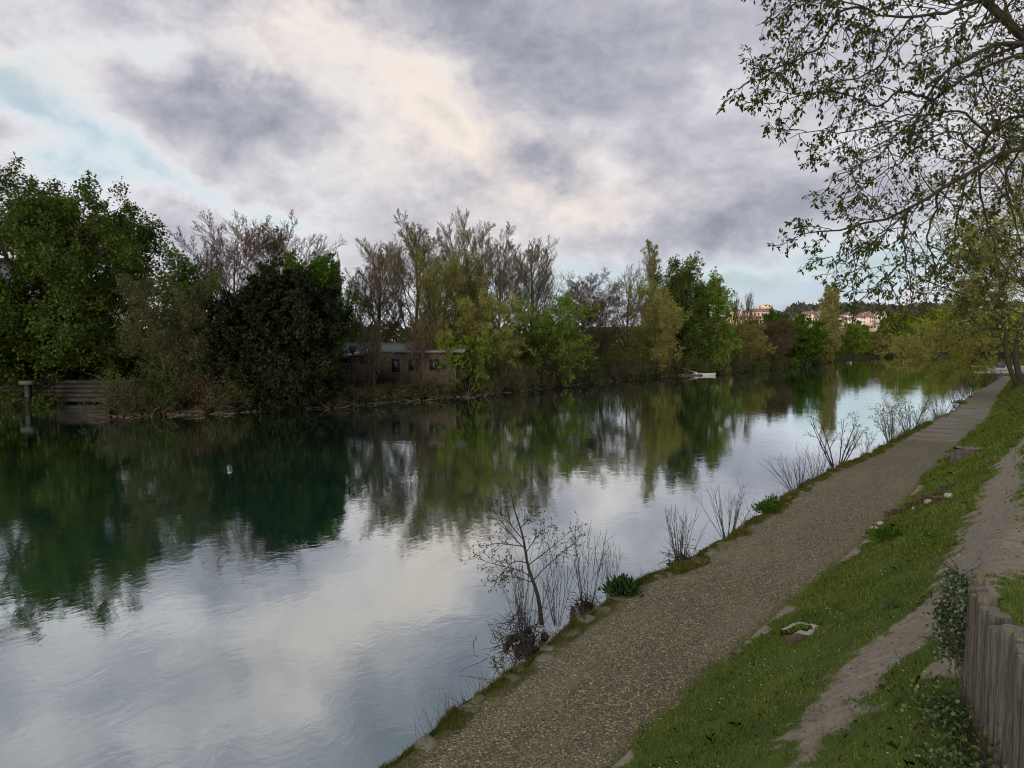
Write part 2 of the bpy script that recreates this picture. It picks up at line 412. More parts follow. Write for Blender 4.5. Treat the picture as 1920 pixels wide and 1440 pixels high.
dens = blobs(DARK + LIGHT, dens)
cc = ramp(nt, dens, [(0.0, (.58, .71, .81)), (.16, (.70, .79, .85)), (.30, (.74, .755, .79)), (.46, (.625, .615, .66)), (.64, (.48, .48, .54)), (.85, (.345, .36, .42)), (1.0, (.26, .285, .34))])
warm = blobs([(820, 205, 190, 110, 1.0, -35), (900, 290, 170, 60, .5, -30), (560, 60, 160, 60, .75, 0), (1080, 385, 240, 55, .75, 10), (660, 300, 250, 80, .2, 0), (110, 120, 120, 50, .4, 0), (1050, 300, 200, 60, .35, 0), (500, -60, 150, 60, .6, 0)], 0.0)
# clouds catch the low sun where they are thin, not where they are dark
lit = N(nt, 'MapRange', {0: dens, 1: .80, 2: .15, 3: 0., 4: 1.}).outputs[0]
wf = math_(nt, 'MULTIPLY', warm, lit, clamp=True)
cc = mixc(nt, math_(nt, 'MULTIPLY', wf, .8), cc, (.93, .80, .69))
hb = math_(nt, 'MULTIPLY', blobs([(1480, 545, 560, 60, 1.0, 3), (1100, 560, 400, 40, .4, 0)], 0.0), N(nt, 'MapRange', {0: noise(nt, N(nt, 'Mapping', {'Vector': D, 'Scale': (1, 1, 9.0)}).outputs[0], 5., 6, .55), 1: .35, 2: .62, 3: .45, 4: 1.}).outputs[0], clamp=True)
cc = mixc(nt, math_(nt, 'MULTIPLY', hb, .8), cc, (.50, .62, .70))
bg1 = N(nt, 'Background', {'Color': sky.outputs[0], 'Strength': .10})
bg2 = N(nt, 'Background', {'Color': cc, 'Strength': 1.06})
cov = N(nt, 'MapRange', {0: dens, 1: -.1, 2: .35, 3: .70, 4: 1.0}).outputs[0]
ms = N(nt, 'MixShader', {0: cov, 1: bg1.outputs[0], 2: bg2.outputs[0]})
nt.links.new(ms.outputs[0], out.inputs[0])

sun = bpy.data.lights.new('sun', 'SUN'); sun.energy = 2.6; sun.angle = R(22); sun.color = (1, .82, .62)
so = bpy.data.objects.new('sun', sun); col.objects.link(so)
dx, dy, dz = math.sin(R(SUN_AZ)) * math.cos(R(SUN_EL)), math.cos(R(SUN_AZ)) * math.cos(R(SUN_EL)), math.sin(R(SUN_EL))
so.rotation_euler = Vector((dx, dy, dz)).to_track_quat('Z', 'Y').to_euler(); so.location = (0, -20, 40)

# ------------------------------------------------------------------ right bank frame (t along the path, u across it)
ZP = .6
LE = [(710, 1440), (860, 1322), (940, 1268), (1030, 1205), (1130, 1135), (1200, 1088), (1280, 1062), (1340, 1022), (1400, 985), (1470, 932), (1560, 882), (1640, 847), (1700, 812), (1745, 790), (1792, 765), (1806, 750), (1828, 735), (1880, 706)]
RE = [(1135, 1440), (1280, 1300), (1420, 1178), (1519, 1096), (1600, 1026), (1684, 954), (1744, 882), (1807, 822), (1856, 781), (1862, 765), (1868, 750), (1879, 733), (1895, 713)]
le = np.array([at_z(x, y, ZP) for x, y in LE]); re = np.array([at_z(x, y, ZP) for x, y in RE])
DIR = nrm((le[-1] - le[1])[:2]); PER = np.array([DIR[1], -DIR[0]])
def tu(p): p = np.asarray(p)[..., :2]; return p @ DIR, p @ PER
lt, lu = tu(le); rt, ru = tu(re)
def ul(t): return np.interp(t, lt, lu)
def ur(t): return np.interp(t, rt, ru)
# beyond the last visible point both edges run on parallel
lt = np.r_[-30, lt, 110]; lu = np.r_[lu[0], lu, lu[-1]]; rt = np.r_[-30, rt, 110]; ru = np.r_[ru[0], ru, ru[-1] + .3]
def world(t, u, z=None):
    x = t * DIR[0] + u * PER[0]; y = t * DIR[1] + u * PER[1]
    return (x, y) if z is None else np.stack([x, y, z * np.ones_like(x)], -1)
def bank_z(x, y):
    x = np.asarray(x, float); y = np.asarray(y, float)
    t = x * DIR[0] + y * DIR[1]; u = x * PER[0] + y * PER[1]
    s = u - ur(t)
    k = np.clip(s / 2.9, 0, 4)
    soft = np.where(k < .12, k * k / .24, k - .06)
    z = ZP + 1.75 * np.minimum(soft, 1 - .06 + 0 * k) + np.clip(s - 2.7, 0, 60) * .045
    z = z + sstep(2.2, 2.9, s) * .08
    z = z + (fbm(x * .8, y * .8) - .5) * .22 * sstep(0, 1.2, s) + (fbm(x * 4, y * 4) - .5) * .05 * sstep(0, .5, s)
    return z
def on_bank(px, py):
    d = ray(px, py); k = np.arange(1.5, 120, .01) * 1.0
    P = d[None] * k[:, None] + np.array([0, 0, CAMZ])
    t, u = tu(P); z = np.where(u < ur(t), ZP, bank_z(P[:, 0], P[:, 1]))
    i = np.argmax(P[:, 2] <= z); return P[i]

# trail mask
TR = [(1485, 1445, 95), (1530, 1375, 95), (1575, 1310, 85), (1620, 1250, 110), (1690, 1205, 170), (1740, 1165, 190), (1800, 1110, 170), (1850, 1050, 190), (1862, 980, 125), (1872, 925, 90), (1888, 880, 55), (1902, 845, 50), (1930, 815, 50)]
tr = np.array([np.r_[on_bank(x, y)[:2], 0] for x, y, _ in TR])
for i, (x, y, wpx) in enumerate(TR): tr[i, 2] = (1.12 if i < 4 else .86) * wpx / 2 / FPX * tr[i, 1]
extra = [(2040, 1075, 300)]
ex = np.array([np.r_[on_bank(x, y)[:2], 0] for x, y, _ in extra])
for i, (x, y, wpx) in enumerate(extra): ex[i, 2] = wpx / 2 / FPX * ex[i, 1]
def dirt(x, y):
    best = np.full(np.shape(x), -9.)
    for a, b in zip(tr[:-1], tr[1:]):
        ab = b[:2] - a[:2]; q = np.clip(((x - a[0]) * ab[0] + (y - a[1]) * ab[1]) / (ab @ ab), 0, 1)
        d = np.hypot(x - a[0] - q * ab[0], y - a[1] - q * ab[1]); r = a[2] + (b[2] - a[2]) * q
        best = np.maximum(best, (r - d) / .22)
    for e in ex: best = np.maximum(best, (e[2] - np.hypot(x - e[0], y - e[1])) / .4)
    t = x * DIR[0] + y * DIR[1]; s = x * PER[0] + y * PER[1] - ur(t)
    best = best + (fbm(x * 2.6, y * 2.6) - .5) * 2.8 + (fbm(x * 11, y * 11, 2) - .5) * 2.2
    edge = (.02 - s) / .09 + (fbm(x * 1.3 + 9, y * 1.3) - .5) * 9
    patch = (fbm(x * 1.1 + 40, y * 1.1) - .60) * 14 + (fbm(x * 6, y * 6) - .5) * 3
    far = (s - 40) * .3
    return np.clip(np.maximum(np.maximum(np.maximum(best, edge), patch - 6 * (1 - sstep(1.6, 2.6, s))), far) * .5 + .5, 0, 1)

def grid_mesh(name, T, U, fn, attr_fn, material, smooth=True):
    tt, uu = np.meshgrid(T, U, indexing='ij'); x, y, z = fn(tt, uu)
    V = np.stack([x, y, z], -1).reshape(-1, 3); a, b = tt.shape
    idx = np.arange(a * b).reshape(a, b)
    F = np.stack([idx[:-1, :-1], idx[:-1, 1:], idx[1:, 1:], idx[1:, :-1]], -1).reshape(-1, 4)
    o = MB().add(V, F[:, ::-1]).build(name, material, None, smooth)
    if attr_fn is not None:
        at = o.data.attributes.new('mask', 'FLOAT', 'POINT'); at.data.foreach_set('value', attr_fn(x, y).ravel().astype(np.float32))
    return o

# grassy bank material
m_bank, nt, out = mat('grass_bank_ground')
p = geo_co(nt)
mk = N(nt, 'Attribute', attribute_name='mask').outputs['Fac']
g1 = noise(nt, p, 1.4, 4); g2 = noise(nt, p, 45, 5, .7); g3 = noise(nt, p, 9, 4, .6)
gc = ramp(nt, g1, [(.3, (.075, .11, .017)), (.7, (.15, .20, .032))])
gc = mixc(nt, math_(nt, 'MULTIPLY', g2, .8), gc, (.018, .028, .008))
vor = N(nt, 'TexVoronoi', {'Vector': p, 'Scale': 60.}); vc = N(nt, 'SeparateColor', {0: vor.outputs['Color']}).outputs[0]
dc = ramp(nt, g3, [(.25, (.19, .16, .118)), (.75, (.36, .315, .245))])
dc = mixc(nt, math_(nt, 'MULTIPLY', g2, .45), dc, (.11, .09, .06))
dc = mixc(nt, math_(nt, 'MULTIPLY', math_(nt, 'GREATER_THAN', vc, .90), .5), dc, (.34, .30, .24))
mf = math_(nt, 'MULTIPLY', math_(nt, 'ADD', math_(nt, 'SUBTRACT', mk, .5), math_(nt, 'MULTIPLY', math_(nt, 'SUBTRACT', g3, .5), .6)), 4.0)
mf = math_(nt, 'ADD', mf, .5, clamp=True)
c = mixc(nt, mf, gc, dc)
hgt = math_(nt, 'ADD', g2, math_(nt, 'MULTIPLY', g3, 1.5))
b = N(nt, 'Bump', {'Strength': .8, 'Distance': .02, 'Height': hgt})
d = N(nt, 'BsdfPrincipled', {'Base Color': c, 'Roughness': .95, 'Normal': b.outputs[0]})
d.inputs['Specular IOR Level'].default_value = .15
nt.links.new(d.outputs[0], out.inputs[0])

def geomspace_off(a, b, n, k): return a + (b - a) * (np.exp(np.linspace(0, k, n)) - 1) / (math.exp(k) - 1)
Tt = np.r_[np.arange(-30, -2, 1.5), np.arange(-2, 24, .10), geomspace_off(24, 110, 180, 1.6)]
Us = np.r_[np.arange(0, 7, .09), geomspace_off(7, 900, 60, 5)]
def bankfn(t, s):
    x, y = world(t, ur(t) + s); z = bank_z(x, y)
    z = np.where(s <= 0, ZP - .015, z)
    end = sstep(104, 110, t); return x, y, z * (1 - end) - end * .6
tag(grid_mesh('grass_bank', Tt, Us, bankfn, dirt, m_bank), kind='structure')

# towpath
m_path, nt, out = mat('gravel_towpath')
p = geo_co(nt)
mk = N(nt, 'Attribute', attribute_name='mask').outputs['Fac']
v1 = N(nt, 'TexVoronoi', {'Vector': p, 'Scale': 34., 'Randomness': 1.0})
v2 = N(nt, 'TexVoronoi', {'Vector': p, 'Scale': 75.})
rc = N(nt, 'SeparateColor', {0: v1.outputs['Color']}).outputs[0]
rc2 = N(nt, 'SeparateColor', {0: v2.outputs['Color']}).outputs[1]
g1 = noise(nt, p, .7, 4, .6); g3 = noise(nt, p, 3.5, 5, .6)
c = ramp(nt, rc, [(.0, (.065, .055, .035)), (.5, (.16, .135, .092)), (.88, (.27, .235, .17)), (1., (.50, .46, .38))])
c = mixc(nt, .35, c, ramp(nt, rc2, [(0, (.07, .055, .035)), (1, (.28, .24, .17))]))
gap = N(nt, 'MapRange', {0: v1.outputs['Distance'], 1: .35, 2: .75, 3: 0., 4: .75}).outputs[0]
c = mixc(nt, gap, c, (.045, .036, .022))
g1 = noise(nt, N(nt, 'Mapping', {'Vector': N(nt, 'Mapping', {'Vector': p, 'Rotation': (0, 0, -math.atan2(float(DIR[1]), float(DIR[0])))}).outputs[0], 'Scale': (.5, 1.8, 1)}).outputs[0], .8, 5, .65)
tracks = N(nt, 'MapRange', {0: g1, 1: .48, 2: .64, 3: 0., 4: .38}).outputs[0]
c = mixc(nt, tracks, c, (.20, .178, .135))
c = mixc(nt, 1.0, c, (1.0, 1.0, .86), 'MULTIPLY')
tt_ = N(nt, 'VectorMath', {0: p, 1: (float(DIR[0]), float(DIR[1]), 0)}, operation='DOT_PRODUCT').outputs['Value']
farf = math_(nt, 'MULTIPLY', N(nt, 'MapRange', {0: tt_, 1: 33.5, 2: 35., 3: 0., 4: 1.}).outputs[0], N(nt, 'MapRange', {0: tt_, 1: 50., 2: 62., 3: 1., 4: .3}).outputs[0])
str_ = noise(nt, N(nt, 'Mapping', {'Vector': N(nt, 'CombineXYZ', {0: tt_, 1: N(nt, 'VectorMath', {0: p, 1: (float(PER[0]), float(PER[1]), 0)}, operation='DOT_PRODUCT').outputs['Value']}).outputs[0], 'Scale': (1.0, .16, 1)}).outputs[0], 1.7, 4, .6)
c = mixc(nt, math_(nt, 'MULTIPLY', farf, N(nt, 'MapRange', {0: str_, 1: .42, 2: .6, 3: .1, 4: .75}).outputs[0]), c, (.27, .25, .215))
mossf = N(nt, 'MapRange', {0: math_(nt, 'ADD', mk, math_(nt, 'MULTIPLY', math_(nt, 'SUBTRACT', g3, .5), .9)), 1: .45, 2: .75, 3: 0., 4: .85}).outputs[0]
mossc = ramp(nt, noise(nt, p, 30, 4), [(.3, (.05, .055, .015)), (.7, (.115, .125, .035))])
c = mixc(nt, mossf, c, mossc)
hh = math_(nt, 'SUBTRACT', 1.0, v1.outputs['Distance'])
hh = math_(nt, 'ADD', hh, math_(nt, 'MULTIPLY', rc, .5))
b = N(nt, 'Bump', {'Strength': 1.0, 'Distance': .014, 'Height': hh})
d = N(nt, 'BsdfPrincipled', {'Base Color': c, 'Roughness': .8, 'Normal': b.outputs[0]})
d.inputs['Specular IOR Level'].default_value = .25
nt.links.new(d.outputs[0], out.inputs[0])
def pathfn(t, q):
    a, b_ = ul(t), ur(t) + .12
    a = a + (fbm(t * 1.5, t * 0 + 3) - .5) * .28
    u = a + (b_ - a) * q; x, y = world(t, u)
    z = ZP + .012 * np.sin(q * 3.1) - .05 * sstep(.04, 0, q) - .03 * sstep(.95, 1, q) + (fbm(x * 2, y * 2) - .5) * .03
    end = sstep(104, 110, t); return x, y, z * (1 - end) - end * .6
def pathmask(x, y):
    t = x * DIR[0] + y * DIR[1]; u = x * PER[0] + y * PER[1]
    return np.maximum(1 - (u - ul(t)) / .55, .75 - (ur(t) - u) / .35).clip(0, 1) * (1 - .3 * sstep(20, 60, t))
Tp = np.r_[np.arange(-30, 0, 1.), np.arange(0, 30, .12), geomspace_off(30, 110, 220, 1.2)]
tag(grid_mesh('towpath', Tp, np.r_[0, .02, .05, np.linspace(.09, 1, 18)], pathfn, pathmask, m_path), kind='structure')

# quay wall below the path edge
m_wall = simple('quay_stone', (.16, .14, .11), .9, .5, 4, .8, .03)
Tw = Tp; x0, y0, z0 = pathfn(Tw, np.zeros_like(Tw))
nz = 5; V = []; 
for j in range(nz):
    off = .0 - .10 * j + (fbm(Tw * 3, Tw * 0 + j * 2.) - .5) * .12
    V.append(np.stack([x0 + PER[0] * off, y0 + PER[1] * off, z0 - .001 - j * .32], -1))
V = np.array(V); idx = np.arange(nz * len(Tw)).reshape(nz, -1)
F = np.stack([idx[:-1, :-1], idx[:-1, 1:], idx[1:, 1:], idx[1:, :-1]], -1).reshape(-1, 4)
o = MB().add(V.reshape(-1, 3), F).build('quay_wall', m_wall, None, True)
tag(o, 'low rough stone quay wall carrying the towpath edge above the river', 'wall')

# ------------------------------------------------------------------ water
m_water, nt, out = mat('river_water')
p = geo_co(nt)
rot = N(nt, 'Mapping', {'Vector': p, 'Rotation': (0, 0, R(37))}).outputs[0]
st = N(nt, 'Mapping', {'Vector': rot, 'Scale': (1.0, .8, 1)}).outputs[0]
wA = noise(nt, st, 1.6, 3, .55, .6); wB = noise(nt, st, 6.5, 4, .6, .8); wC = noise(nt, st, .35, 2, .5, .5)
patch = noise(nt, st, .22, 5, .62, 1.2)
amp = N(nt, 'MapRange', {0: patch, 1: .40, 2: .66, 3: .25, 4: 1.0}).outputs[0]
hgt = math_(nt, 'ADD', math_(nt, 'MULTIPLY', wA, .9), math_(nt, 'MULTIPLY', math_(nt, 'MULTIPLY', wB, .42), amp))
hgt = math_(nt, 'ADD', hgt, math_(nt, 'MULTIPLY', wC, .7))
b = N(nt, 'Bump', {'Strength': 1.0, 'Distance': .0038, 'Height': hgt})
lw = N(nt, 'Fresnel', {'IOR': 1.333, 'Normal': b.outputs[0]}).outputs[0]
fac = N(nt, 'MapRange', {0: lw, 1: 0.03, 2: .45, 3: .47, 4: .93}).outputs[0]
gl = N(nt, 'BsdfGlossy', {'Color': (.92, .96, .98, 1), 'Roughness': .015, 'Normal': b.outputs[0]})
df = N(nt, 'BsdfDiffuse', {'Color': (.013, .052, .027, 1)})
mx = N(nt, 'MixShader', {0: fac, 1: df.outputs[0], 2: gl.outputs[0]})
nt.links.new(mx.outputs[0], out.inputs[0])
o = MB().add([[-3000, -200, 0], [3000, -200, 0], [3000, 1600, 0], [-3000, 1600, 0]], [[0, 1, 2, 3]]).build('river_water', m_water)
tag(o, kind='structure')

# ------------------------------------------------------------------ far bank terrain
SH = [(-2600, 830), (-900, 790), (-200, 768), (0, 760), (100, 757), (196, 752), (205, 782), (300, 778), (420, 775), (560, 768), (680, 758), (800, 748), (900, 741), (1000, 731), (1100, 719), (1200, 709), (1290, 703), (1350, 700), (1450, 690), (1500, 686), (1545, 679), (1600, 671.5), (1700, 668), (1800, 667), (1950, 666), (2500, 666), (4000, 668)]
sh = np.array([[p, *at_z(p, y, 0)[:2]] for p, y in SH])
pxs = np.unique(np.r_[sh[:, 0], np.arange(-2600, 4000, 60), np.arange(0, 1700, 8)])
shx, shy = np.interp(pxs, sh[:, 0], sh[:, 1]), np.interp(pxs, sh[:, 0], sh[:, 2])
jit = (fbm(pxs * .05, pxs * 0) - .5) * 1.6
shr = np.hypot(shx, shy); k0 = (shr + jit) / shr; shx, shy = shx * k0, shy * k0
rad = np.array([-1.5, 0, .35, 1.0, 2.5, 5, 10, 20, 40, 80, 150, 300, 600, 1200, 3000])
hz = np.array([-.7, -.12, .25, .55, .85, 1.0, 1.1, 1.2, 1.2, 1.3, 1.4, 2, 2, 2, 2])
rr = np.hypot(shx, shy)[:, None]; sc_ = (rr + rad[None]) / rr
X, Y = shx[:, None] * sc_, shy[:, None] * sc_
Z = hz[None] + (fbm(X * .7, Y * .7) - .5) * .5 * (rad[None] > 0) * (rad[None] < 100)
m_fb, nt, out = mat('far_bank_earth')
p = geo_co(nt); a = noise(nt, p, 1.5, 6, .65); g = noise(nt, p, .25, 3)
c = ramp(nt, a, [(.3, (.018, .014, .009)), (.55, (.05, .04, .025)), (.8, (.10, .085, .06))])
c = mixc(nt, N(nt, 'MapRange', {0: g, 1: .45, 2: .6, 3: 0, 4: .7}).outputs[0], c, (.025, .032, .010))
b = N(nt, 'Bump', {'Strength': 1., 'Distance': .2, 'Height': a})
d = N(nt, 'BsdfDiffuse', {'Color': c, 'Normal': b.outputs[0]}); nt.links.new(d.outputs[0], out.inputs[0])
idx = np.arange(X.size).reshape(X.shape)
F = np.stack([idx[:-1, :-1], idx[1:, :-1], idx[1:, 1:], idx[:-1, 1:]], -1).reshape(-1, 4)
tag(MB().add(np.stack([X, Y, Z], -1).reshape(-1, 3), F).build('far_bank', m_fb, None, True), kind='structure')

def shore_y(px): return float(np.interp(px, sh[:, 0], sh[:, 2]))
def far_base(px, back):
    """a point `back` metres behind the far shore in the direction of image column px"""
    x = float(np.interp(px, sh[:, 0], sh[:, 1])); y = shore_y(px); r = math.hypot(x, y); k = (r + back) / r
    return np.array([x * k, y * k, float(np.interp(back, rad, hz)) - .1])
def far_tree(kind, name, px, back, ytop, wpx, label, **kw):
    b_ = far_base(px, back); top = at_y(px, ytop, b_[1]); H = top[2] - b_[2]
    return tree(kind, name, b_, H, wpx / 2 / FPX * b_[1], label, **kw)

# hills
def hill(name, pts, r, depth, seed):
    px = np.arange(1100, 2700, 12.); yr = np.interp(px, [a for a, _ in pts], [b for _, b in pts]) + (fbm(px * .02 + seed, px * 0) - .5) * 6
    crest = CAMZ + (640 - yr) / FPX * r
    rows = [(r - depth, 0), (r - depth * .6, .35), (r - depth * .3, .7), (r, 1.), (r + depth, .9)]
    V = []
    for q, f in rows:
        a = (px - 960) / FPX; V.append(np.stack([a * q, np.full_like(a, q), 1.5 + (crest - 1.5) * f], -1))
    V = np.array(V); idx = np.arange(V.shape[0] * V.shape[1]).reshape(V.shape[:2])
    F = np.stack([idx[:-1, :-1], idx[:-1, 1:], idx[1:, 1:], idx[1:, :-1]], -1).reshape(-1, 4)
    tag(MB().add(V.reshape(-1, 3), F).build(name, simple('hill_ground', (.07, .085, .05), .95, .3, .02, 0), None, True), kind='structure')
    return px, crest, rows
hp = [(1100, 612), (1400, 608), (1465, 604), (1478, 582), (1530, 580), (1600, 579), (1680, 582), (1800, 578), (1900, 574), (2700, 570)]
hpx, hcrest, hrows = hill('wooded_hill', hp, 900, 380, 1)
def hill_pt(px, f):
    cr = float(np.interp(px, hpx, hcrest)); q = 520 + f * 380
    ff = np.interp(f, [0, .4, .7, 1], [0, .35, .7, 1.]); a = (px - 960) / FPX
    return np.array([a * q, q, 1.5 + (cr - 1.5) * ff])

# ------------------------------------------------------------------ far bank trees
T = far_tree
T('dense', 'chestnut_tree', 132, 4, 346, 366, 'huge dark green chestnut tree at the far left above the side channel', lsize=.27, dens=2.7, lean=-.5, nstem=4)
T('dense', 'chestnut_tree', -300, 4, 225, 330, 'dark chestnut tree standing beyond the left edge of the picture, left of the huge one', lsize=.34, dens=.6)
T('dense', 'chestnut_tree', 362, 9, 482, 135, 'small leafy green tree between the huge chestnut and the bare crowns', leafm=L_BRIGHT, dens=.7)
T('airy', 'alder_tree', 318, 1.6, 515, 150, 'thin olive young tree leaning over the waterline right of the huge chestnut', dens=1.3, lsize=.15, leafm=L_DIM, barkm=BARK)
T('bare', 'plane_tree', 438, 16, 404, 190, 'tall bare brown tree behind the dark yew, the left one of the pair', barkm=BARK_BROWN, leafm=L_RED)
T('bare', 'plane_tree', 532, 18, 412, 190, 'tall bare brown tree behind the dark yew, the right one of the pair', barkm=BARK_BROWN, leafm=L_RED)
T('dense', 'yew_tree', 512, 2.6, 514, 204, 'very dark rounded yew standing left of the bungalow', leafm=L_DARK, lsize=.26, dens=2.4, nstem=5)
T('dense', 'maple_tree', 582, 9, 478, 128, 'fresh green rounded tree peeping out behind the dark yew', leafm=L_BRIGHT, nstem=1, dens=.9)
T('bare', 'sapling', 628, 16, 486, 42, 'slim bare sapling just right of the fresh green rounded tree', barkm=BARK_BROWN)
T('airy', 'ash_tree', 660, 16, 530, 80, 'small dark twiggy tree behind the left end of the bungalow roof', leafm=L_GREEN, dens=.6)
T('bare', 'ash_tree', 708, 16, 455, 125, 'bare spreading tree behind the bungalow, leftmost of the tall bare row', barkm=BARK_BROWN)
T('bare', 'poplar_tree', 778, 18, 398, 150, 'tallest upright bare poplar with pale buds behind the bungalow', dens=1.6, lsize=.13, barkm=BARK_OLIVE)
T('bare', 'poplar_tree', 862, 20, 402, 130, 'bare upright poplar second from the left in the tall row', dens=1.3)
T('bare', 'poplar_tree', 935, 18, 430, 125, 'bare upright poplar third in the tall row above the drooping willow', dens=1.3)
T('bare', 'poplar_tree', 1002, 18, 446, 125, 'pale bare fan shaped poplar at the right end of the tall row', dens=.6)
T('airy', 'birch_tree', 822, 8, 468, 92, 'slender olive tree with fine leaves in front of the tall bare poplars', leafm=L_OLIVE, dens=1.6)
T('airy', 'birch_tree', 885, 8, 478, 80, 'slender olive tree right behind the drooping yellow willow', leafm=L_OLIVE, dens=1.3)
T('bare', 'alder_tree', 700, 2.0, 600, 62, 'low bare tree in front of the arched trellis fence', barkm=BARK_BROWN, dens=.3)
T('bare', 'alder_tree', 785, 2.2, 590, 60, 'thin bare tree in front of the right half of the bungalow wall', barkm=BARK_BROWN, dens=.3)
T('willow', 'willow_tree', 905, 2.6, 548, 150, 'drooping yellow green willow hanging over the bank right of the bungalow', dens=1.2)
T('willow', 'willow_tree', 828, 2.8, 600, 75, 'small yellow green willow in front of the right end of the bungalow', dens=.8)
T('bush', 'elder_bush', 858, 1.6, 628, 92, 'low green bush between the bungalow and the drooping willow', leafm=L_GREEN, dens=.7)
T('bush', 'maple_tree', 1022, 3, 556, 135, 'rounded mid green tree leaning over the water right of the drooping willow', leafm=L_GREEN, dens=1.1)
T('bare', 'ash_tree', 1095, 12, 508, 120, 'bare grey tree behind the reddish brown tree', barkm=BARK_BROWN, leafm=L_RED)
T('airy', 'plum_tree', 1125, 3, 538, 140, 'reddish brown leafed tree leaning over the water', leafm=L_RED, barkm=BARK, dens=1.5)
T('bare', 'ash_tree', 1175, 16, 494, 95, 'bare grey tree just left of the pointed poplar', dens=.2, barkm=BARK)
T('column', 'lombardy_poplar', 1222, 16, 456, 62, 'pointed columnar poplar rising behind the yellow green willow', dens=1.5)
T('bush', 'willow_tree', 1222, 3, 524, 120, 'full yellow green willow in front of the pointed poplar', leafm=L_WILLOW, dens=1.1, lsize=.2)
T('dense', 'chestnut_tree', 1284, 5, 486, 120, 'dark green tree right of the full yellow green willow', dens=.8, lsize=.36)
T('dense', 'chestnut_tree', 1330, 4, 518, 92, 'dark green tree with low boughs above the white boat', dens=.9, leafm=L_GREEN, nstem=1, lsize=.34)
T('bare', 'sapling', 1374, 14, 552, 24, 'thin bare sapling left of the ochre building', barkm=BARK_PALE, dens=.2)
T('bare', 'sapling', 1398, 14, 548, 28, 'thin bare sapling in front of the ochre building', barkm=BARK_PALE, dens=.2)
T('airy', 'hazel_tree', 1392, 3, 608, 75, 'brown olive twiggy tree right of the white boat', leafm=L_OLIVE, dens=1.4, lsize=.2, nstem=4)
T('airy', 'hazel_tree', 1438, 3, 597, 84, 'brown twiggy tree below the terraces of the ochre building', leafm=L_RED, dens=1.4, lsize=.2, nstem=4)
T('dense', 'maple_tree', 1452, 12, 584, 50, 'deep green tree against the ochre building', leafm=L_BRIGHT, nstem=1, dens=.5, lsize=.4)
T('bush', 'maple_tree', 1500, 3, 594, 100, 'dense bright green tree on the shore left of the lone poplar', leafm=L_BRIGHT, dens=.9, lsize=.42)
T('column', 'lombardy_poplar', 1553, 5, 533, 44, 'lone tall poplar with thin brownish leaves on the far shore', lsize=.46, dens=1.5)
T('bush', 'maple_tree', 1598, 14, 606, 62, 'olive tree just right of the lone tall poplar', leafm=L_GREEN, dens=.7, lsize=.55)
T('bush', 'willow_tree', 1640, 5, 622, 78, 'low olive willow at the river bend', leafm=L_OLIVE, dens=.7, lsize=.5)
T('bush', 'maple_tree', 1530, 10, 618, 50, 'small green tree directly left of the lone tall poplar', leafm=L_OLIVE, dens=.6, lsize=.5)
i = 0
for px, back, yt, wp, lm, lab in [
    (1672, 60, 594, 56, L_GREEN, 'dark green tree beyond the river bend'),
    (1700, 30, 586, 62, L_YELLOW, 'yellow green rounded tree beyond the bend, the left one of two'),
    (1757, 34, 582, 64, L_YELLOW, 'yellow green rounded tree beyond the bend, the right one of two'),
    (1728, 20, 612, 60, L_GREEN, 'mid green tree between the two yellow green ones'),
    (1800, 40, 588, 66, L_RED, 'brownish tree right of the two yellow green trees'),
    (1842, 30, 590, 66, L_GREEN, 'mid green tree far behind the leaning riverside tree'),
    (1888, 30, 584, 66, L_YELLOW, 'pale green tree far behind the leaning trunk'),
    (1930, 30, 580, 70, L_GREEN, 'green tree at the right edge far beyond the water'),
    (1780, 8, 632, 80, L_OLIVE, 'low olive shrubby tree at the waterline of the far bend'),
    (1690, 8, 634, 70, L_OLIVE, 'low dark olive tree where the river turns out of sight'),
    (1850, 8, 634, 80, L_OLIVE, 'low olive tree at the distant waterline behind the near riverside tree')]:
    T('bush', 'riverside_tree', px, back, yt, wp, lab, leafm=lm, dens=.5, lsize=1.1 if back > 10 else .9, group='trees beyond the river bend')

# background woodland and undergrowth
def mass(name, label, px0, px1, n, fpos, size, leafm, cat):
    C = np.array(fpos(rng.uniform(px0, px1, n))).T
    mb = MB(); mb.leaves(C, nrm(rng.normal(size=(n, 3))), nrm(rng.normal(size=(n, 3))), size * rng.uniform(.5, 1.4, n), size * .7 * rng.uniform(.5, 1.4, n), 0)
    return tag(mb.build(name, leafm), label, cat, kind='stuff')
def fw(px):
    n = len(px); back = rng.uniform(24, 36, n); x = np.interp(px, sh[:, 0], sh[:, 1]); y = np.interp(px, sh[:, 0], sh[:, 2]); r = np.hypot(x, y); k = (r + back) / r
    yt = 596 + 26 * fbm(px * .022, px * 0 + 5) + 10 * fbm(px * .1, px * 0 + 2)
    top = CAMZ + (640 - yt) / FPX * y * k
    z = 1 + (top - 1) * rng.random(n) ** .75
    return x * k, y * k, z
mass('background_woodland', 'dark low woodland seen through the gaps behind the bungalow and bare trees', -200, 1480, 46000, fw, .5, L_OLIVE, 'woodland')
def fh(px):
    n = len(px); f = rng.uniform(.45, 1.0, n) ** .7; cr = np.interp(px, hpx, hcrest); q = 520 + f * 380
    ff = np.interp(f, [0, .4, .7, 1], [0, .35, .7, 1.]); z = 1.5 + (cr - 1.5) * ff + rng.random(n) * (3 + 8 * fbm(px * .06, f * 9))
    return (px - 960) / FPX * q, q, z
mass('distant_woodland', 'hazy wood covering the distant hill above the hillside houses', 1468, 2300, 26000, fh, 4.2, L_HILL, 'woodland')

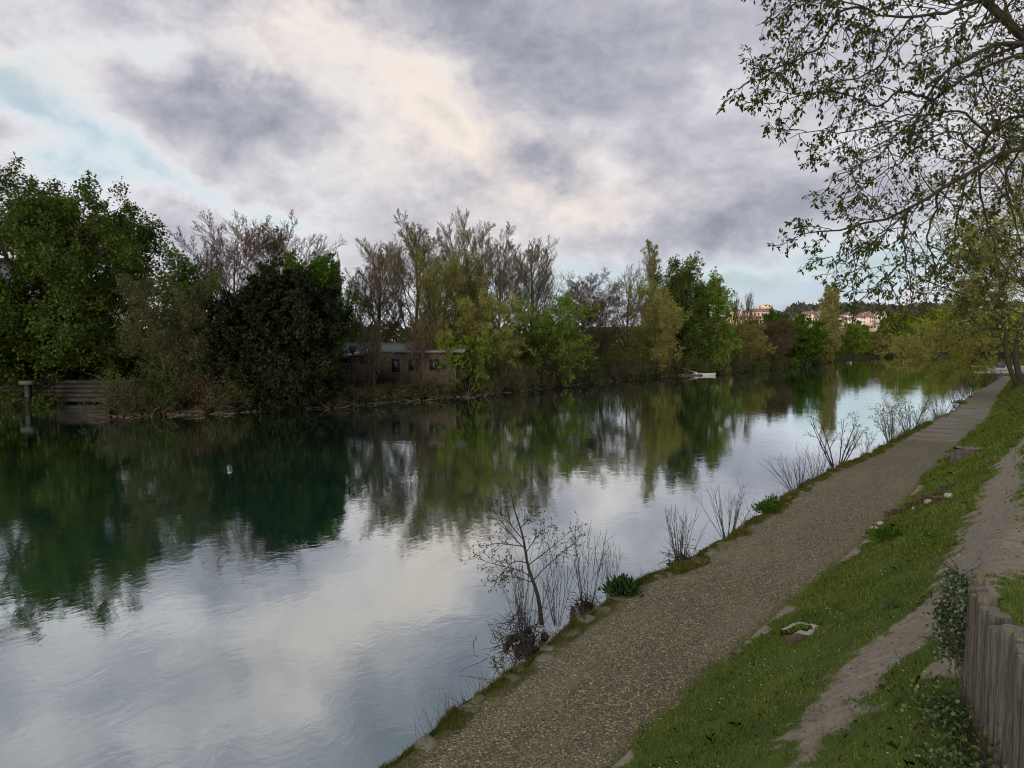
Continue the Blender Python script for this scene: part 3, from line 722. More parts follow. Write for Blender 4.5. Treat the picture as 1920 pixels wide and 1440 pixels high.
def brush(px, back, h, wid, leafm, barkm, label, group, dens=1.):
    b_ = far_base(px, back); root = thing('waterside_shrub', b_, label, 'shrub', group)
    l0 = stems(14, h, .03, 1.1, 5, .2, 0, wid * .3); l1 = spawn(l0, 8, .2, 1, (25, 70), .55, .3, .6, 4, .2, -.05, .012); l2 = spawn(l1, 4, .2, 1, (25, 60), .6, .3, .7, 3, .2, -.05, .008)
    lv = fit([l0, l1, l2], h, wid); mb = MB()
    mb.tubes(lv[0]['p'], lv[0]['r'], 4); mb.build('stem', barkm, root)
    mb = MB(); mb.tubes(lv[1]['p'], lv[1]['r'], 3); mb.tubes(lv[2]['p'], lv[2]['r'], 3); leaf_on(mb, lv[2], max(1, int(5 * dens)), .13 * max(1, b_[1] / 70), .6, .1, 0, 1); mb.build('foliage', [barkm, leafm], root)
px = 225
UL = 'dark tangled shrub in the undergrowth along the far waterline'
while px < 1560:
    lm = [L_CHEST, L_DIM, L_DIM, L_CHEST, L_RED][int(rng.integers(5))] if not 580 < px < 820 else L_DIM
    brush(px, rng.uniform(.3, 1.6), rng.uniform(1.2, 3.6) * (1 if not 590 < px < 810 else .38), rng.uniform(1.3, 2.4), lm, TWIG if rng.random() < .6 else BARK_BROWN, UL, 'undergrowth shrubs along the far waterline')
    px += rng.uniform(22, 36) * (60 / shore_y(px)) ** .6
# stones and roots at the far waterline
m_rock = simple('far_rock', (.07, .062, .05), .9, .5, 5, .5, .03)
m_pale = simple('pale_stone', (.34, .32, .27), .9, .35, 9, .6, .01)
def rock_bm(a, b, c, seed, sub=2):
    import bmesh
    bm = bmesh.new(); bmesh.ops.create_icosphere(bm, subdivisions=sub, radius=1)
    V = np.array([v.co[:] for v in bm.verts]); F = np.array([[v.index for v in f.verts] for f in bm.faces]); bm.free()
    r = np.random.default_rng(seed); 
    for _ in range(9):
        n = nrm(r.normal(size=3)); dd = V @ n; V = V - np.outer(np.maximum(dd - r.uniform(.55, .85), 0), n)
    V += r.normal(size=V.shape) * .02
    return V * np.array([a, b, c]), F
mb = MB()
for i in range(500):
    pxx = rng.uniform(215, 1560); b_ = far_base(pxx, 0); s = rng.uniform(.06, .22)
    V, F = rock_bm(s * 1.5, s, s * .7, int(rng.integers(1e6)), 1); mb.add(V + b_ + np.array([rng.normal() * .3, rng.uniform(-.1, .5), .15 + rng.uniform(0, .1)]), F, 0)
tag(mb.build('shore_rubble', m_rock), 'loose stones and rubble scattered along the far waterline', 'rubble', kind='stuff')

def roots(px, back, n, L, label, m):
    b_ = far_base(px, back); st = rng.normal(size=(n, 3)) * np.array([L * .6, .4, .15]) + np.array([0, 0, .2])
    l = grow_level(st, nrm(np.c_[rng.normal(size=n), rng.normal(size=n) * .4, rng.normal(size=n) * .25]), rng.uniform(.5, 1, n) * L, np.full(n, .035), np.full(n, .012), 7, .22, -.03)
    o = MB().tubes(l['p'], l['r'], 4).build('driftwood_tangle', m); o.location = b_; tag(o, label, 'driftwood')
roots(255, -.3, 26, 2.2, 'tangle of bare roots and sticks at the foot of the huge chestnut', BARK_BROWN)
roots(340, -.2, 22, 2.2, 'tangle of sticks at the water below the thin olive tree', BARK_BROWN)
roots(600, -.1, 34, 2.4, 'heap of reddish fallen branches left of the arched trellis', BARK_BROWN)
roots(650, -.1, 26, 2.2, 'heap of fallen branches below the arched trellis', BARK_BROWN)
roots(760, -.2, 30, 2.2, 'reddish roots spreading into the water below the bungalow', BARK_BROWN)
roots(850, -.1, 20, 2., 'roots and sticks below the drooping willow', BARK_BROWN)

# ------------------------------------------------------------------ bungalow
m_tan, nt, out = mat('render_board')
p = geo_co(nt); wv_ = N(nt, 'TexWave', {'Vector': p, 'Scale': 1.6, 'Distortion': .4}, bands_direction='X').outputs['Fac']; a = noise(nt, p, 3, 5)
c = ramp(nt, a, [(.3, (.09, .073, .052)), (.7, (.17, .14, .105))]); c = mixc(nt, math_(nt, 'MULTIPLY', math_(nt, 'GREATER_THAN', wv_, .9), .6), c, (.04, .03, .02))
d = N(nt, 'BsdfDiffuse', {'Color': c}); nt.links.new(d.outputs[0], out.inputs[0])
m_roof = simple('felt_roof', (.15, .16, .155), .9, .3, 2, .4)
m_trim = simple('pale_trim', (.24, .27, .27), .7, .15, 2)
m_glass, nt, out = mat('dark_glass'); d = N(nt, 'BsdfPrincipled', {'Base Color': (.02, .024, .028, 1), 'Roughness': .12}); nt.links.new(d.outputs[0], out.inputs[0])
m_brown = simple('brown_wood', (.075, .045, .03), .85, .4, 8)
YH = 61.
hx = lambda px, y=YH: at_y(px, 700, y)[0]
hz_ = lambda py, y=YH: at_y(700, py, y)[2]
base = np.array([hx(740), YH, 1.0])
bung = thing('bungalow', base, 'low tan bungalow with a shallow dark grey roof behind the riverside brush', 'house')
def loc(p): return np.array(p) - base
xl, xr = hx(695), hx(855); ze, zr = hz_(661), hz_(645, YH + 6)
MB().box(loc([(xl + xr) / 2, YH + 5, (1.0 + ze) / 2]), (xr - xl, 10, ze - 1.0)).build('wall', m_tan, bung)
xl2 = hx(618)
yA, yB = YH - .8, YH + 8
xrr = hx(872)
V = [[hx(640), yA + 1.2, ze - .02], [xrr, yA, ze], [xrr, YH + 6, zr], [hx(600), YH + 6, zr + .02]]
V2 = [[a, b_, c + .14] for a, b_, c in V]
MB().add(loc(V + V2), [[0, 3, 2, 1], [4, 5, 6, 7], [0, 1, 5, 4], [1, 2, 6, 5], [2, 3, 7, 6], [3, 0, 4, 7]]).build('roof', m_roof, bung)
zl0, zl1 = hz_(676), hz_(662)
MB().box(loc([(hx(612) + xl) / 2 - .05, YH + 1.6, (1.0 + zl0) / 2 + .15]), (xl - hx(612), 4, zl0 - .7)).build('wall', m_tan, bung)
V = [[hx(607), YH - 1., zl0], [hx(697), YH - 1., zl1], [hx(697), YH + 3, zl1 + .25], [hx(607), YH + 3, zl0 + .25]]; V2 = [[a, b_, c + .22] for a, b_, c in V]
MB().add(loc(V + V2), [[0, 3, 2, 1], [4, 5, 6, 7], [0, 1, 5, 4], [1, 2, 6, 5], [2, 3, 7, 6], [3, 0, 4, 7]]).build('roof', m_trim, bung)['label'] = 'pale edged lean-to roof'
for (p0, p1, y0_, y1_, yy) in [(648, 660, 674, 692, YH - .42), (680, 692, 668, 680, YH - .42), (735, 748, 674, 698, YH), (768, 782, 674, 694, YH), (806, 822, 674, 694, YH)]:
    cx_, cz_ = (hx(p0) + hx(p1)) / 2, (hz_(y0_) + hz_(y1_)) / 2; ww, hh_ = hx(p1) - hx(p0), hz_(y0_) - hz_(y1_)
    f = MB().box(loc([cx_, yy - .03, cz_ + hh_ / 2 + .04]), (ww + .16, .1, .08)).box(loc([cx_, yy - .03, cz_ - hh_ / 2 - .04]), (ww + .16, .1, .08)).box(loc([cx_ - ww / 2 - .04, yy - .03, cz_]), (.08, .1, hh_)).box(loc([cx_ + ww / 2 + .04, yy - .03, cz_]), (.08, .1, hh_)).build('window', m_brown, bung)
    MB().box(loc([cx_, yy - .01, cz_]), (ww, .06, hh_)).build('pane', m_glass, f)
# arched trellis fence
YF = YH - 2.6
fb = np.array([at_y(660, 716, YF)[0], YF, at_y(660, 716, YF)[2]])
fence = thing('trellis_fence', fb, 'brown garden fence of arched trellis panels in front of the bungalow', 'fence')
for i in range(5):
    xa, xb = at_y(625 + i * 15.4, 700, YF)[0], at_y(640 + i * 15.4, 700, YF)[0]
    z0_, z1_ = fb[2], at_y(660, 690, YF)[2]
    mb = MB()
    for k in range(9): mb.box([(xa + xb) / 2 - fb[0], 0, .1 + k * (z1_ - z0_ - .1) / 8], ((xb - xa) - .06, .03, .055 if k > 3 else .1))
    aa = np.linspace(0, math.pi, 9); arc = np.stack([(xa + xb) / 2 - fb[0] + np.cos(aa) * (xb - xa) * .46, aa * 0, z1_ - z0_ + np.sin(aa) * .26], -1)
    mb.tubes(arc[None], np.full((1, 9), .035), 4)
    for k in range(1, 4): mb.box([xa + (xb - xa) * k / 4 - fb[0], .02, (z1_ - z0_) / 2 + .1], (.03, .02, z1_ - z0_ + .1))
    mb.build('trellis_panel', m_brown, fence)
    MB().box([xa - fb[0], 0, (z1_ - z0_) / 2 - .1], (.09, .09, z1_ - z0_ + .5)).build('post', m_brown, fence)
# lantern
YL = YH - 3.4
lb = at_y(662, 722, YL); lt_ = at_y(662, 646, YL)[2] - lb[2]
lamp = thing('garden_lantern', lb, 'dark domed lantern on a post in front of the bungalow roof', 'lamp')
m_black = simple('black_iron', (.02, .02, .022), .6, .2, 5, .1)
MB().tubes(np.array([[[0, 0, -.3], [0, 0, lt_ - .75]]]), np.array([[.08, .06]]), 8).build('post', m_black, lamp)
def lathe(prof, n=16):
    prof = np.array(prof, float); a = np.arange(n) * 2 * math.pi / n
    V = np.stack([prof[:, None, 0] * np.cos(a), prof[:, None, 0] * np.sin(a), np.repeat(prof[:, 1:2], n, 1)], -1)
    idx = np.arange(len(prof) * n).reshape(-1, n); A, C = idx[:-1], idx[1:]
    return V.reshape(-1, 3), np.stack([A, np.roll(A, -1, 1), np.roll(C, -1, 1), C], -1).reshape(-1, 4)
V, F = lathe([(.001, lt_), (.16, lt_ - .03), (.27, lt_ - .14), (.30, lt_ - .28), (.36, lt_ - .38), (.34, lt_ - .42), (.001, lt_ - .42)]); MB().add(V, F).build('lamp_cap', m_black, lamp)
V, F = lathe([(.001, lt_ - .425), (.22, lt_ - .43), (.13, lt_ - .72), (.08, lt_ - .77), (.001, lt_ - .77)]); MB().add(V, F).build('lamp_glass', m_glass, lamp)
# little ticket-white meter box left of the trellis
mbx = MB().box([0, 0, .6], (.55, .4, 1.2)).box([0, 0, 1.23], (.65, .5, .06)); o = mbx.build('utility_box', simple('box_paint', (.28, .33, .32), .6, .1, 3)); o.location = at_y(600, 722, YF + .3)
tag(o, 'pale box standing at the left end of the arched trellis fence', 'box')

# ------------------------------------------------------------------ side channel wall at the far left
m_board = simple('weathered_board', (.065, .06, .054), .9, .35, 3, .4)
yW = shore_y(60) + 1.0
wb = np.array([at_y(90, 755, yW)[0], yW, .2])
rw = thing('boarded_bank_wall', wb, 'stepped grey boarded bank wall across the side channel', 'wall')
for k in range(5):
    xa, xb = at_y(-260, 740, yW)[0] - wb[0], at_y(235, 740, yW)[0] - wb[0]
    MB().box([(xa + xb) / 2, k * .32, .05 + k * .33], (xb - xa, .3, .26)).build('board', m_board, rw)
    MB().box([(xa + xb) / 2, k * .32 + .06, .205 + k * .33], (xb - xa, .3, .06)).build('gap_strip', m_black, rw)  # black strip set back in the gap above each board
pb = at_y(54, 768, yW - 2.5); pb[2] = -.5
mp_ = thing('mooring_post', pb, 'square dark mooring post with a flat cap standing in the side channel', 'post')
MB().box([0, 0, 1.05], (.34, .34, 2.1)).build('post', m_black, mp_); MB().box([0, 0, 2.25], (.95, .6, .28)).build('cap', simple('mossy_cap', (.06, .08, .06), .9), mp_)
# low stone corner at the very left edge
# pale building behind the chestnut
pbld = far_base(-40, 22)
pale = thing('apartment_house', pbld, 'pale grey block glimpsed through the leaves of the huge chestnut', 'building')
m_paleb = simple('pale_facade', (.34, .37, .40), .85, .1, .6)
MB().box([0, 0, 5.5], (13, 9, 11)).build('wall', m_paleb, pale)
MB().box([0, 0, 11.15], (13.6, 9.6, .3)).build('roof', m_roof, pale)
for i in range(4):
    for k in range(3): MB().box([-4.8 + i * 3.2, -4.5, 2. + k * 3.3], (1.3, .12, 1.5)).build('window', m_glass, pale)

# ------------------------------------------------------------------ boat and gangway on the far bank
bl = at_z(1322, 704, 0); 
m_white = simple('white_boat_paint', (.72, .72, .7), .5, .06, 3, .05)
def hull(L, Wd, Hh, mA, mB, name, label, loc_, rz):
    root = thing(name, loc_, label, 'boat', None, rz)
    n = 14; s = np.linspace(-1, 1, n); wd = Wd / 2 * np.clip(1.05 - np.maximum(s, 0) ** 2.4, .02, 1); V = []
    for si, wi in zip(s, wd):
        x = si * L / 2; sh_ = Hh * (1 + .25 * max(si, 0) ** 2)
        V += [[x, -wi, sh_], [x * .96, -wi * .75, -.12], [x * .96, wi * .75, -.12], [x, wi, sh_], [x, wi * .86, sh_], [x * .97, wi * .7, .05], [x * .97, -wi * .7, .05], [x, -wi * .86, sh_]]
    idx = np.arange(n * 8).reshape(n, 8); A, C = idx[:-1], idx[1:]
    F = np.stack([A, C, np.roll(C, -1, 1), np.roll(A, -1, 1)], -1).reshape(-1, 4)
    mb = MB().add(V, F); mb.add(np.array(V)[:8], [[0, 1, 6, 7], [1, 2, 5, 6], [2, 3, 4, 5]]); mb.build('hull', mA, root)
    for q in (-.35, .15): MB().box([q * L, 0, Hh * .75], (.25, Wd * .78, .04)).build('bench', mB, root)
    return root
hull(3.1, 1.1, .32, simple('old_white_paint', (.36, .36, .35), .6, .1, 3), m_brown, 'rowing_boat', 'small flat white boat moored below the dark green tree on the far bank', [bl[0], bl[1], -.02], R(4))
ga, gb = at_y(1278, 690, bl[1] + 2.2), at_y(1309, 700, bl[1] + .4)
g = thing('gangway', ga, 'long narrow pale plank sloping down to the white boat', 'gangway')
q = gb - ga; Lg = float(np.linalg.norm(q)); l = np.array([[0, 0, 0], q]); 
MB().tubes(np.array([l]), np.full((1, 2), .1), 4, cap=True).build('plank', simple('grey_plank', (.38, .37, .34), .8), g)
hr = np.array([[[0, .4, .55], q + np.array([0, .4, .5])]]); mb = MB().tubes(hr, np.full((1, 2), .03), 4)
for k in (0, .5, 1): pp = q * k; mb.tubes(np.array([[pp + np.array([0, .4, 0]), pp + np.array([0, .4, .53])]]), np.full((1, 2), .03), 4)
mb.build('handrail', m_board, g)
pn = thing('pontoon', at_z(1295, 704, 0), 'low dark floating pontoon beside the white boat', 'pontoon')
MB().box([0, 0, .1], (3.0, 1.2, .22)).build('deck', m_board, pn); MB().box([0, 0, -.12], (2.8, 1.0, .2)).build('float', m_black, pn)

# ------------------------------------------------------------------ ochre building and hillside town
m_och = simple('ochre_sunlit_render', (.74, .58, .40), .85, .12, .3, 0)  # ochre wall colour, lightened and warmed to carry the low sunlight itself
m_slate = simple('slate_roof', (.16, .16, .18), .8, .2, .4, 0)
YB = 330.
def bx_(mb, p0, p1, y0_, y1_, Y, dp=10):
    a = at_y(p0, y1_, Y); b_ = at_y(p1, y0_, Y); mb.box([(a[0] + b_[0]) / 2 - ob[0], Y - ob[1] + dp / 2, (a[2] + b_[2]) / 2 - ob[2]], (b_[0] - a[0], dp, b_[2] - a[2])); return mb
ob = np.array([at_y(1420, 640, YB)[0], YB, 1.5])
och = thing('ochre_mansion', ob, 'ochre stone mansion with stepped roofs catching the low sun above the trees', 'building')
bx_(MB(), 1370, 1393, 584, 634, YB).build('tower', m_och, och)
mb = MB(); a = at_y(1381.5, 584, YB); V, F = lathe([(3.2, 0), (2.4, 1.2), (.1, 1.9)], 8); mb.add(V + np.array([a[0] - ob[0], 4.5, a[2] - ob[2]]), F).build('tower_roof', m_slate, och)
bx_(MB(), 1393, 1480, 596, 634, YB + 4, 14).build('wall', m_och, och)
bx_(MB(), 1402, 1462, 584, 596, YB + 7, 10).build('wall', m_och, och)
def hip(p0, p1, q0, q1, y0_, y1_, Y, dp):
    a, b_, c, d_ = at_y(p0, y1_, Y), at_y(p1, y1_, Y), at_y(q1, y0_, Y), at_y(q0, y0_, Y)
    V = [a, b_, b_ + [0, dp, 0], a + [0, dp, 0], d_ + [0, dp * .35, 0], c + [0, dp * .35, 0], c + [0, dp * .65, 0], d_ + [0, dp * .65, 0]]
    return MB().add(np.array(V) - ob, [[0, 3, 2, 1], [4, 5, 6, 7], [0, 1, 5, 4], [1, 2, 6, 5], [2, 3, 7, 6], [3, 0, 4, 7]])
hip(1390, 1484, 1400, 1470, 591, 596, YB + 3, 16).build('roof', m_slate, och)
hip(1399, 1466, 1414, 1452, 578, 584, YB + 6, 12).build('roof', m_slate, och)
for (a_, b2, c_, d2, hgt_) in [(1428, 1448, 572, 579, 4), (1419, 1424, 573, 580, 2), (1434, 1438, 569, 574, 2), (1441, 1444, 570, 574, 2)]:
    bx_(MB(), a_, b2, c_, d2, YB + 9, hgt_).build('chimney', m_och, och)
for px_ in (1374, 1381, 1388): bx_(MB(), px_, px_ + 2.5, 592, 600, YB - .1, .3).build('window', m_glass, och)
for px_ in range(1397, 1478, 7): bx_(MB(), px_, px_ + 3, 600, 608, YB + 3.9, .3).build('window', m_glass, och)
for px_ in range(1407, 1460, 7): bx_(MB(), px_, px_ + 3, 587, 592, YB + 6.9, .3).build('window', m_glass, och)

m_h = [simple('house_cream', (.76, .68, .58), .85, .1, .2, 0), simple('house_pink', (.74, .60, .52), .85, .1, .2, 0), simple('house_white', (.78, .74, .70), .85, .06, .2, 0)]  # wall tones kept pale and warm, low sunlight put into the colours
m_tile = simple('clay_tile', (.24, .14, .11), .85, .25, .5, 0)
def house(mw, mr, W_, D_, H_, loc_, rz, label):
    root = thing('hillside_house', loc_, label, 'house', 'small houses on the distant hillside', rz)
    MB().box([0, 0, H_ / 2 - 1], (W_, D_, H_ + 2)).build('wall', mw, root)
    rh = D_ * .38; x, y = W_ / 2 + .3, D_ / 2 + .4
    V = [[-x, -y, H_], [x, -y, H_], [x, y, H_], [-x, y, H_], [-x, 0, H_ + rh], [x, 0, H_ + rh]]
    rf = MB().add(V, [[0, 1, 5, 4], [2, 3, 4, 5], [3, 2, 1, 0]]).add(np.array(V)[[0, 4, 3]], [[0, 1, 2]]).add(np.array(V)[[1, 2, 5]], [[0, 1, 2]]).build('roof', mr, root)
    MB().box([W_ * .3, D_ * .1, H_ + rh * .9], (.8, .8, 1.6)).build('chimney', mw, rf)
    for i in (-1, 0, 1):
        for k in range(2): MB().box([i * W_ * .3, -D_ / 2, 1.8 + k * 2.9], (1.1, .16, 1.5)).build('window', m_glass, root)
    return root
HL = ['cream house with a red tiled roof among the houses on the distant hillside', 'pinkish house with a red tiled roof among the houses on the distant hillside', 'white house with a red tiled roof among the houses on the distant hillside']
protos = []
hr_ = np.random.default_rng(21); cnt = 0
for i in range(72):
    seg = hr_.random(); pxh = hr_.uniform(1490, 1548) if seg < .45 else hr_.uniform(1562, 1652); f = hr_.uniform(.12, .42) if seg < .45 else hr_.uniform(.2, .5)
    pt = hill_pt(pxh, f); pt[2] = CAMZ + (640 - hr_.uniform(590, 611)) / FPX * pt[1] - 5
    k = i % 3
    if i < 3: protos.append(house(m_h[k], m_tile, 8, 6.5, 5.2, pt, hr_.uniform(-.6, .6), HL[k]))
    else: dup(protos[k], pt, hr_.uniform(-.7, .7))
# crane on the hill
cb = hill_pt(1697, 1.); cz = at_y(1697, 556, cb[1])[2] - cb[2]
cr = thing('tower_crane', cb, 'thin red and white tower crane on the wooded skyline', 'crane')
m_cw = simple('crane_white', (.75, .72, .7), .6, .05, 1, 0); m_cr = simple('crane_red', (.55, .10, .07), .6, .05, 1, 0)
MB().box([0, 0, cz / 2], (1.6, 1.6, cz)).build('mast', m_cw, cr); MB().box([-3, 0, cz + .5], (18, 1.2, 1.2)).build('jib', m_cw, cr); MB().box([0, 0, cz + 2.2], (1.8, 1.8, 2.6), top=.3).build('tower_head', m_cr, cr); MB().box([5, 0, cz - .6], (2.4, 1.6, 2)).build('counterweight', m_cr, cr)

# ------------------------------------------------------------------ right bank near shore plants
def rb(px, py):    # point at the path's river edge
    p_ = at_z(px, py, ZP); t, u = tu(p_); return np.array([*world(t, min(u, ul(t) + .0) ), ZP - .02])
def shoots(name, px, py, ytop, wpx, n, label, cat='shrub', leafm=None, nleaf=0, lsize=.04, barkm=TWIG, group=None, r=.007, lean=0., sub=5, clump=0, spread=.55, kind=None):
    b_ = at_z(px, py, ZP - .12); top = at_y(px, ytop, b_[1]); H = top[2] - b_[2]; RX = wpx / 2 / FPX * b_[1]
    root = thing(name, b_, label, cat, group)
    l0 = stems(n, H, r, spread, 8, .05, .02, .08); lv = [l0]
    l1 = spawn(l0, sub, .25, .97, (20, 50), .35, .4, .7, 5, .08, .05, .0035, tip=.5); lv.append(l1)
    if kind == 'leafy': lv.append(spawn(l1, 4, .2, 1, (25, 55), .5, .3, .7, 4, .1, .03, .003))
    fit(lv, H, RX, lean); mb = MB(); mb.tubes(lv[0]['p'], lv[0]['r'], 5); mb.build('stem', barkm, root)
    mb = MB(); [mb.tubes(l['p'], l['r'], 3) for l in lv[1:]]
    if nleaf: leaf_on(mb, lv[-1], nleaf, lsize, .55, lsize * .4, -.1, 1)
    mb.build('twig', [barkm, leafm or L_BUD], root)
    if clump:
        mb = MB()
        for q in range(26):
            V, F = rock_bm(*(rng.uniform(.025, .06, 3) * clump), int(rng.integers(1e6)), 1); mb.add(V + rng.normal(size=3) * np.array([.06, .06, .045]) * clump + np.array([0, 0, -.02]), F)
        nn = 260; l = grow_level(rng.normal(size=(nn, 3)) * .1 * clump, nrm(rng.normal(size=(nn, 3)) + np.array([-.3, 0, -.2])), rng.uniform(.08, .26, nn) * clump, np.full(nn, .006), np.full(nn, .003), 5, .35, -.05)
        mb.tubes(l['p'], l['r'], 3); mb.build('root_clump', bark_mat('root_clump', (.010, .008, .006), (.035, .026, .018), 20), root)
    return root
# young alder on the edge, drawn limb by limb
ab = at_z(1018, 1178, ZP - .1); alder = thing('young_alder', ab, 'small budding alder tree leaning from the towpath edge over the river', 'tree')
def limb(pts, Y0, Y1, origin, k=14):
    pts = np.array(pts, float); s = np.r_[0, np.cumsum(np.hypot(*np.diff(pts, axis=0).T))]; q = np.linspace(0, s[-1], k)
    x = np.interp(q, s, pts[:, 0]); y = np.interp(q, s, pts[:, 1]); Y = np.linspace(Y0, Y1, k)
    P = np.array([at_y(a, b_, c) for a, b_, c in zip(x, y, Y)])
    for _ in range(1): P[1:-1] = P[1:-1] * .5 + (P[:-2] + P[2:]) * .25
    return P - origin
ya = ab[1]
main = limb([(1016, 1172), (1010, 1120), (998, 1085), (988, 1060), (984, 1020), (975, 985), (965, 960), (955, 905)], ya, ya + .5, ab, 16)
mb = MB().tubes(main[None], np.linspace(.034, .005, 16)[None] ** 1.0, 8)
AL = [[(996, 1083), (980, 1070), (945, 1062), (915, 1055), (892, 1045)], [(986, 1055), (965, 1050), (940, 1075), (928, 1092)], [(999, 1090), (1020, 1065), (1050, 1040), (1085, 1012)],
      [(990, 1060), (1010, 1045), (1040, 1022), (1072, 994)], [(985, 1030), (965, 1010), (945, 985), (930, 965), (925, 950)], [(980, 1010), (960, 990), (950, 960), (944, 925)],
      [(984, 1040), (1000, 1015), (1015, 995), (1022, 985)], [(983, 1025), (950, 1020), (925, 1018), (905, 1028)], [(1001, 1092), (975, 1085), (950, 1080), (935, 1088)], [(976, 990), (990, 975), (1000, 960)]]
al = np.array([limb(a, ya + .15, ya + rng.uniform(-.5, 1.1), ab, 10) for a in AL])
mb.tubes(al, np.repeat(np.linspace(.009, .003, 10)[None], len(AL), 0), 5); mb.build('trunk', TWIG, alder)
lvA = dict(p=al, t=nrm(np.gradient(al, axis=1)), r=np.full(al.shape[:2], .007), L=np.linalg.norm(al[:, -1] - al[:, 0], axis=1))
a1 = spawn(lvA, 11, .2, 1, (25, 60), .36, .4, .6, 5, .12, .05, .0028); a2 = spawn(a1, 4, .2, 1, (25, 60), .5, .3, .7, 4, .12, .05, .0022)
mb = MB().tubes(a1['p'], a1['r'], 3).tubes(a2['p'], a2['r'], 3); leaf_on(mb, a2, 3, .035, .6, .008, 0, 1); mb.build('crown', [TWIG, L_NEAR], alder)

SHR = 'bare shoots'
shoots('bare_shrub', 985, 1205, 1030, 110, 17, 'tangle of bare shoots around the root clump below the young alder', clump=2.0, r=.006, spread=.7)
shoots('bare_shrub', 1045, 1160, 1010, 90, 9, 'bare shoots just right of the young alder trunk', r=.006)
shoots('bare_shrub', 1100, 1138, 985, 100, 12, 'upright bare shoots between the young alder and the dark green clump', r=.006, clump=1., spread=.4)
shoots('bare_shrub', 1140, 1110, 1010, 60, 9, 'few thin pale shoots behind the dark green clump', barkm=BARK_PALE, r=.004)
shoots('bare_shrub', 1280, 1056, 945, 120, 19, 'fan of bare shoots on a dark root clump in the middle of the towpath edge', clump=1.5, r=.009, sub=3, spread=.8)
shoots('bare_shrub', 1365, 1005, 900, 110, 19, 'wide fan of bare shoots without a root clump on the towpath edge', r=.009, sub=3, spread=.6)
shoots('bare_shrub', 1495, 925, 850, 90, 22, 'bare low shrub leaning left below the small leafy tree', r=.009, sub=4, lean=-.3)
shoots('bare_shrub', 1530, 900, 830, 70, 16, 'bare shrub hugging the foot of the small leafy tree', r=.009, sub=4)
shoots('leafing_shrub', 1568, 874, 772, 120, 7, 'small leafy tree with pale new leaves standing at the towpath edge', cat='tree', kind='leafy', leafm=L_BUD, nleaf=4, lsize=.06, r=.03, spread=.45)
shoots('bare_shrub', 1622, 850, 800, 50, 7, 'thin sparse shrub between the small leafy tree and the two leafing bushes', kind='leafy', leafm=L_BUD, nleaf=1, r=.01)
shoots('leafing_shrub', 1672, 832, 750, 100, 12, 'leafing bush on the towpath edge, the left one of two wide bushes', kind='leafy', leafm=L_BUD, nleaf=3, lsize=.07, r=.02, spread=.7)
shoots('leafing_shrub', 1705, 812, 735, 90, 12, 'leafing bush on the towpath edge, the right one of two wide bushes', kind='leafy', leafm=L_GREEN, nleaf=3, lsize=.07, r=.02, spread=.6)
shoots('bare_shrub', 1762, 786, 722, 75, 16, 'bare twiggy bush overhanging the water further up the towpath', kind='leafy', leafm=L_BUD, nleaf=1, lsize=.06, r=.014, spread=.7)
shoots('bare_shrub', 1792, 762, 712, 50, 14, 'small bare bush further up the towpath edge', kind='leafy', leafm=L_BUD, nleaf=1, lsize=.06, r=.014)
shoots('bare_shrub', 1815, 748, 690, 60, 12, 'bare bush arching left near the far end of the towpath', kind='leafy', leafm=L_GREEN, nleaf=1, lsize=.07, r=.018, lean=-.6)
shoots('bare_shrub', 1845, 728, 690, 40, 10, 'distant bare bush beside the narrow end of the towpath', kind='leafy', leafm=L_BUD, nleaf=1, r=.02)
shoots('bare_shrub', 1862, 718, 690, 36, 10, 'farthest small bush on the towpath edge before the boats', kind='leafy', leafm=L_BUD, nleaf=1, r=.02)
shoots('weed_sprig', 948, 1262, 1225, 60, 7, 'dark weed sprig over the water left of the root clump', cat='plant', leafm=L_CHEST, nleaf=2, lsize=.03, r=.004, lean=-.05)
shoots('weed_sprig', 868, 1330, 1306, 14, 5, 'single dark weed spike near the bottom end of the quay', cat='plant', leafm=L_CHEST, nleaf=2, lsize=.02, r=.004)

def leafclump(name, px, py, r_, h, n, size, leafm, label, z=ZP, asp=.4):
    b_ = at_z(px, py, z) if z is not None else on_bank(px, py); q = nrm(rng.normal(size=(n, 3))) * (rng.random((n, 1)) ** .4) * (.7 + .6 * fbm(np.arctan2(rng.normal(size=n), 1) * 2, rng.random(n) * 3))[:, None]; q *= 1 + .25 * np.sin(q[:, :1] * 5 + 1) * np.cos(q[:, 1:2] * 4); q[:, 2] = np.abs(q[:, 2])
    C = q * np.array([r_, r_, h]); A = nrm(C / np.array([r_, r_, h]) + rng.normal(size=(n, 3)) * .4 + np.array([0, 0, .5]))
    root = thing(name, b_, label, 'plant')
    mb = MB(); mb.leaves(C, A, nrm(rng.normal(size=(n, 3)) + [0, 0, .8]), size * rng.uniform(.6, 1.3, n), size * asp * rng.uniform(.7, 1.2, n)); mb.build('foliage', leafm, root)
    st_ = np.zeros((16, 3)); l = grow_level(st_, nrm(rng.normal(size=(16, 3)) * [1, 1, .3] + [0, 0, 1]), np.full(16, h * .9), np.full(16, .006), np.full(16, .003), 4, .1, 0)
    l['p'][..., :2] *= r_ / h * .6; MB().tubes(l['p'], l['r'], 4).build('stem', BARK_OLIVE, root)
    return root
L_CLUMP = leaf_mat('leaf_clump', (.010, .026, .010), (.025, .06, .018), (.05, .10, .03), .2, 4)
leafclump('green_clump', 1166, 1112, .27, .22, 1500, .085, L_CLUMP, 'dense dark green clump of leaves on the towpath edge')
leafclump('green_weed', 1438, 960, .30, .22, 700, .09, L_BRIGHT, 'small bright green weed patch on the towpath edge')
leafclump('green_weed', 1448, 948, .2, .2, 300, .09, L_BRIGHT, 'taller green weed just behind the bright weed patch')
leafclump('green_weed', 1800, 757, .4, .2, 300, .12, L_GREEN, 'flat green tuft sticking into the towpath far up')
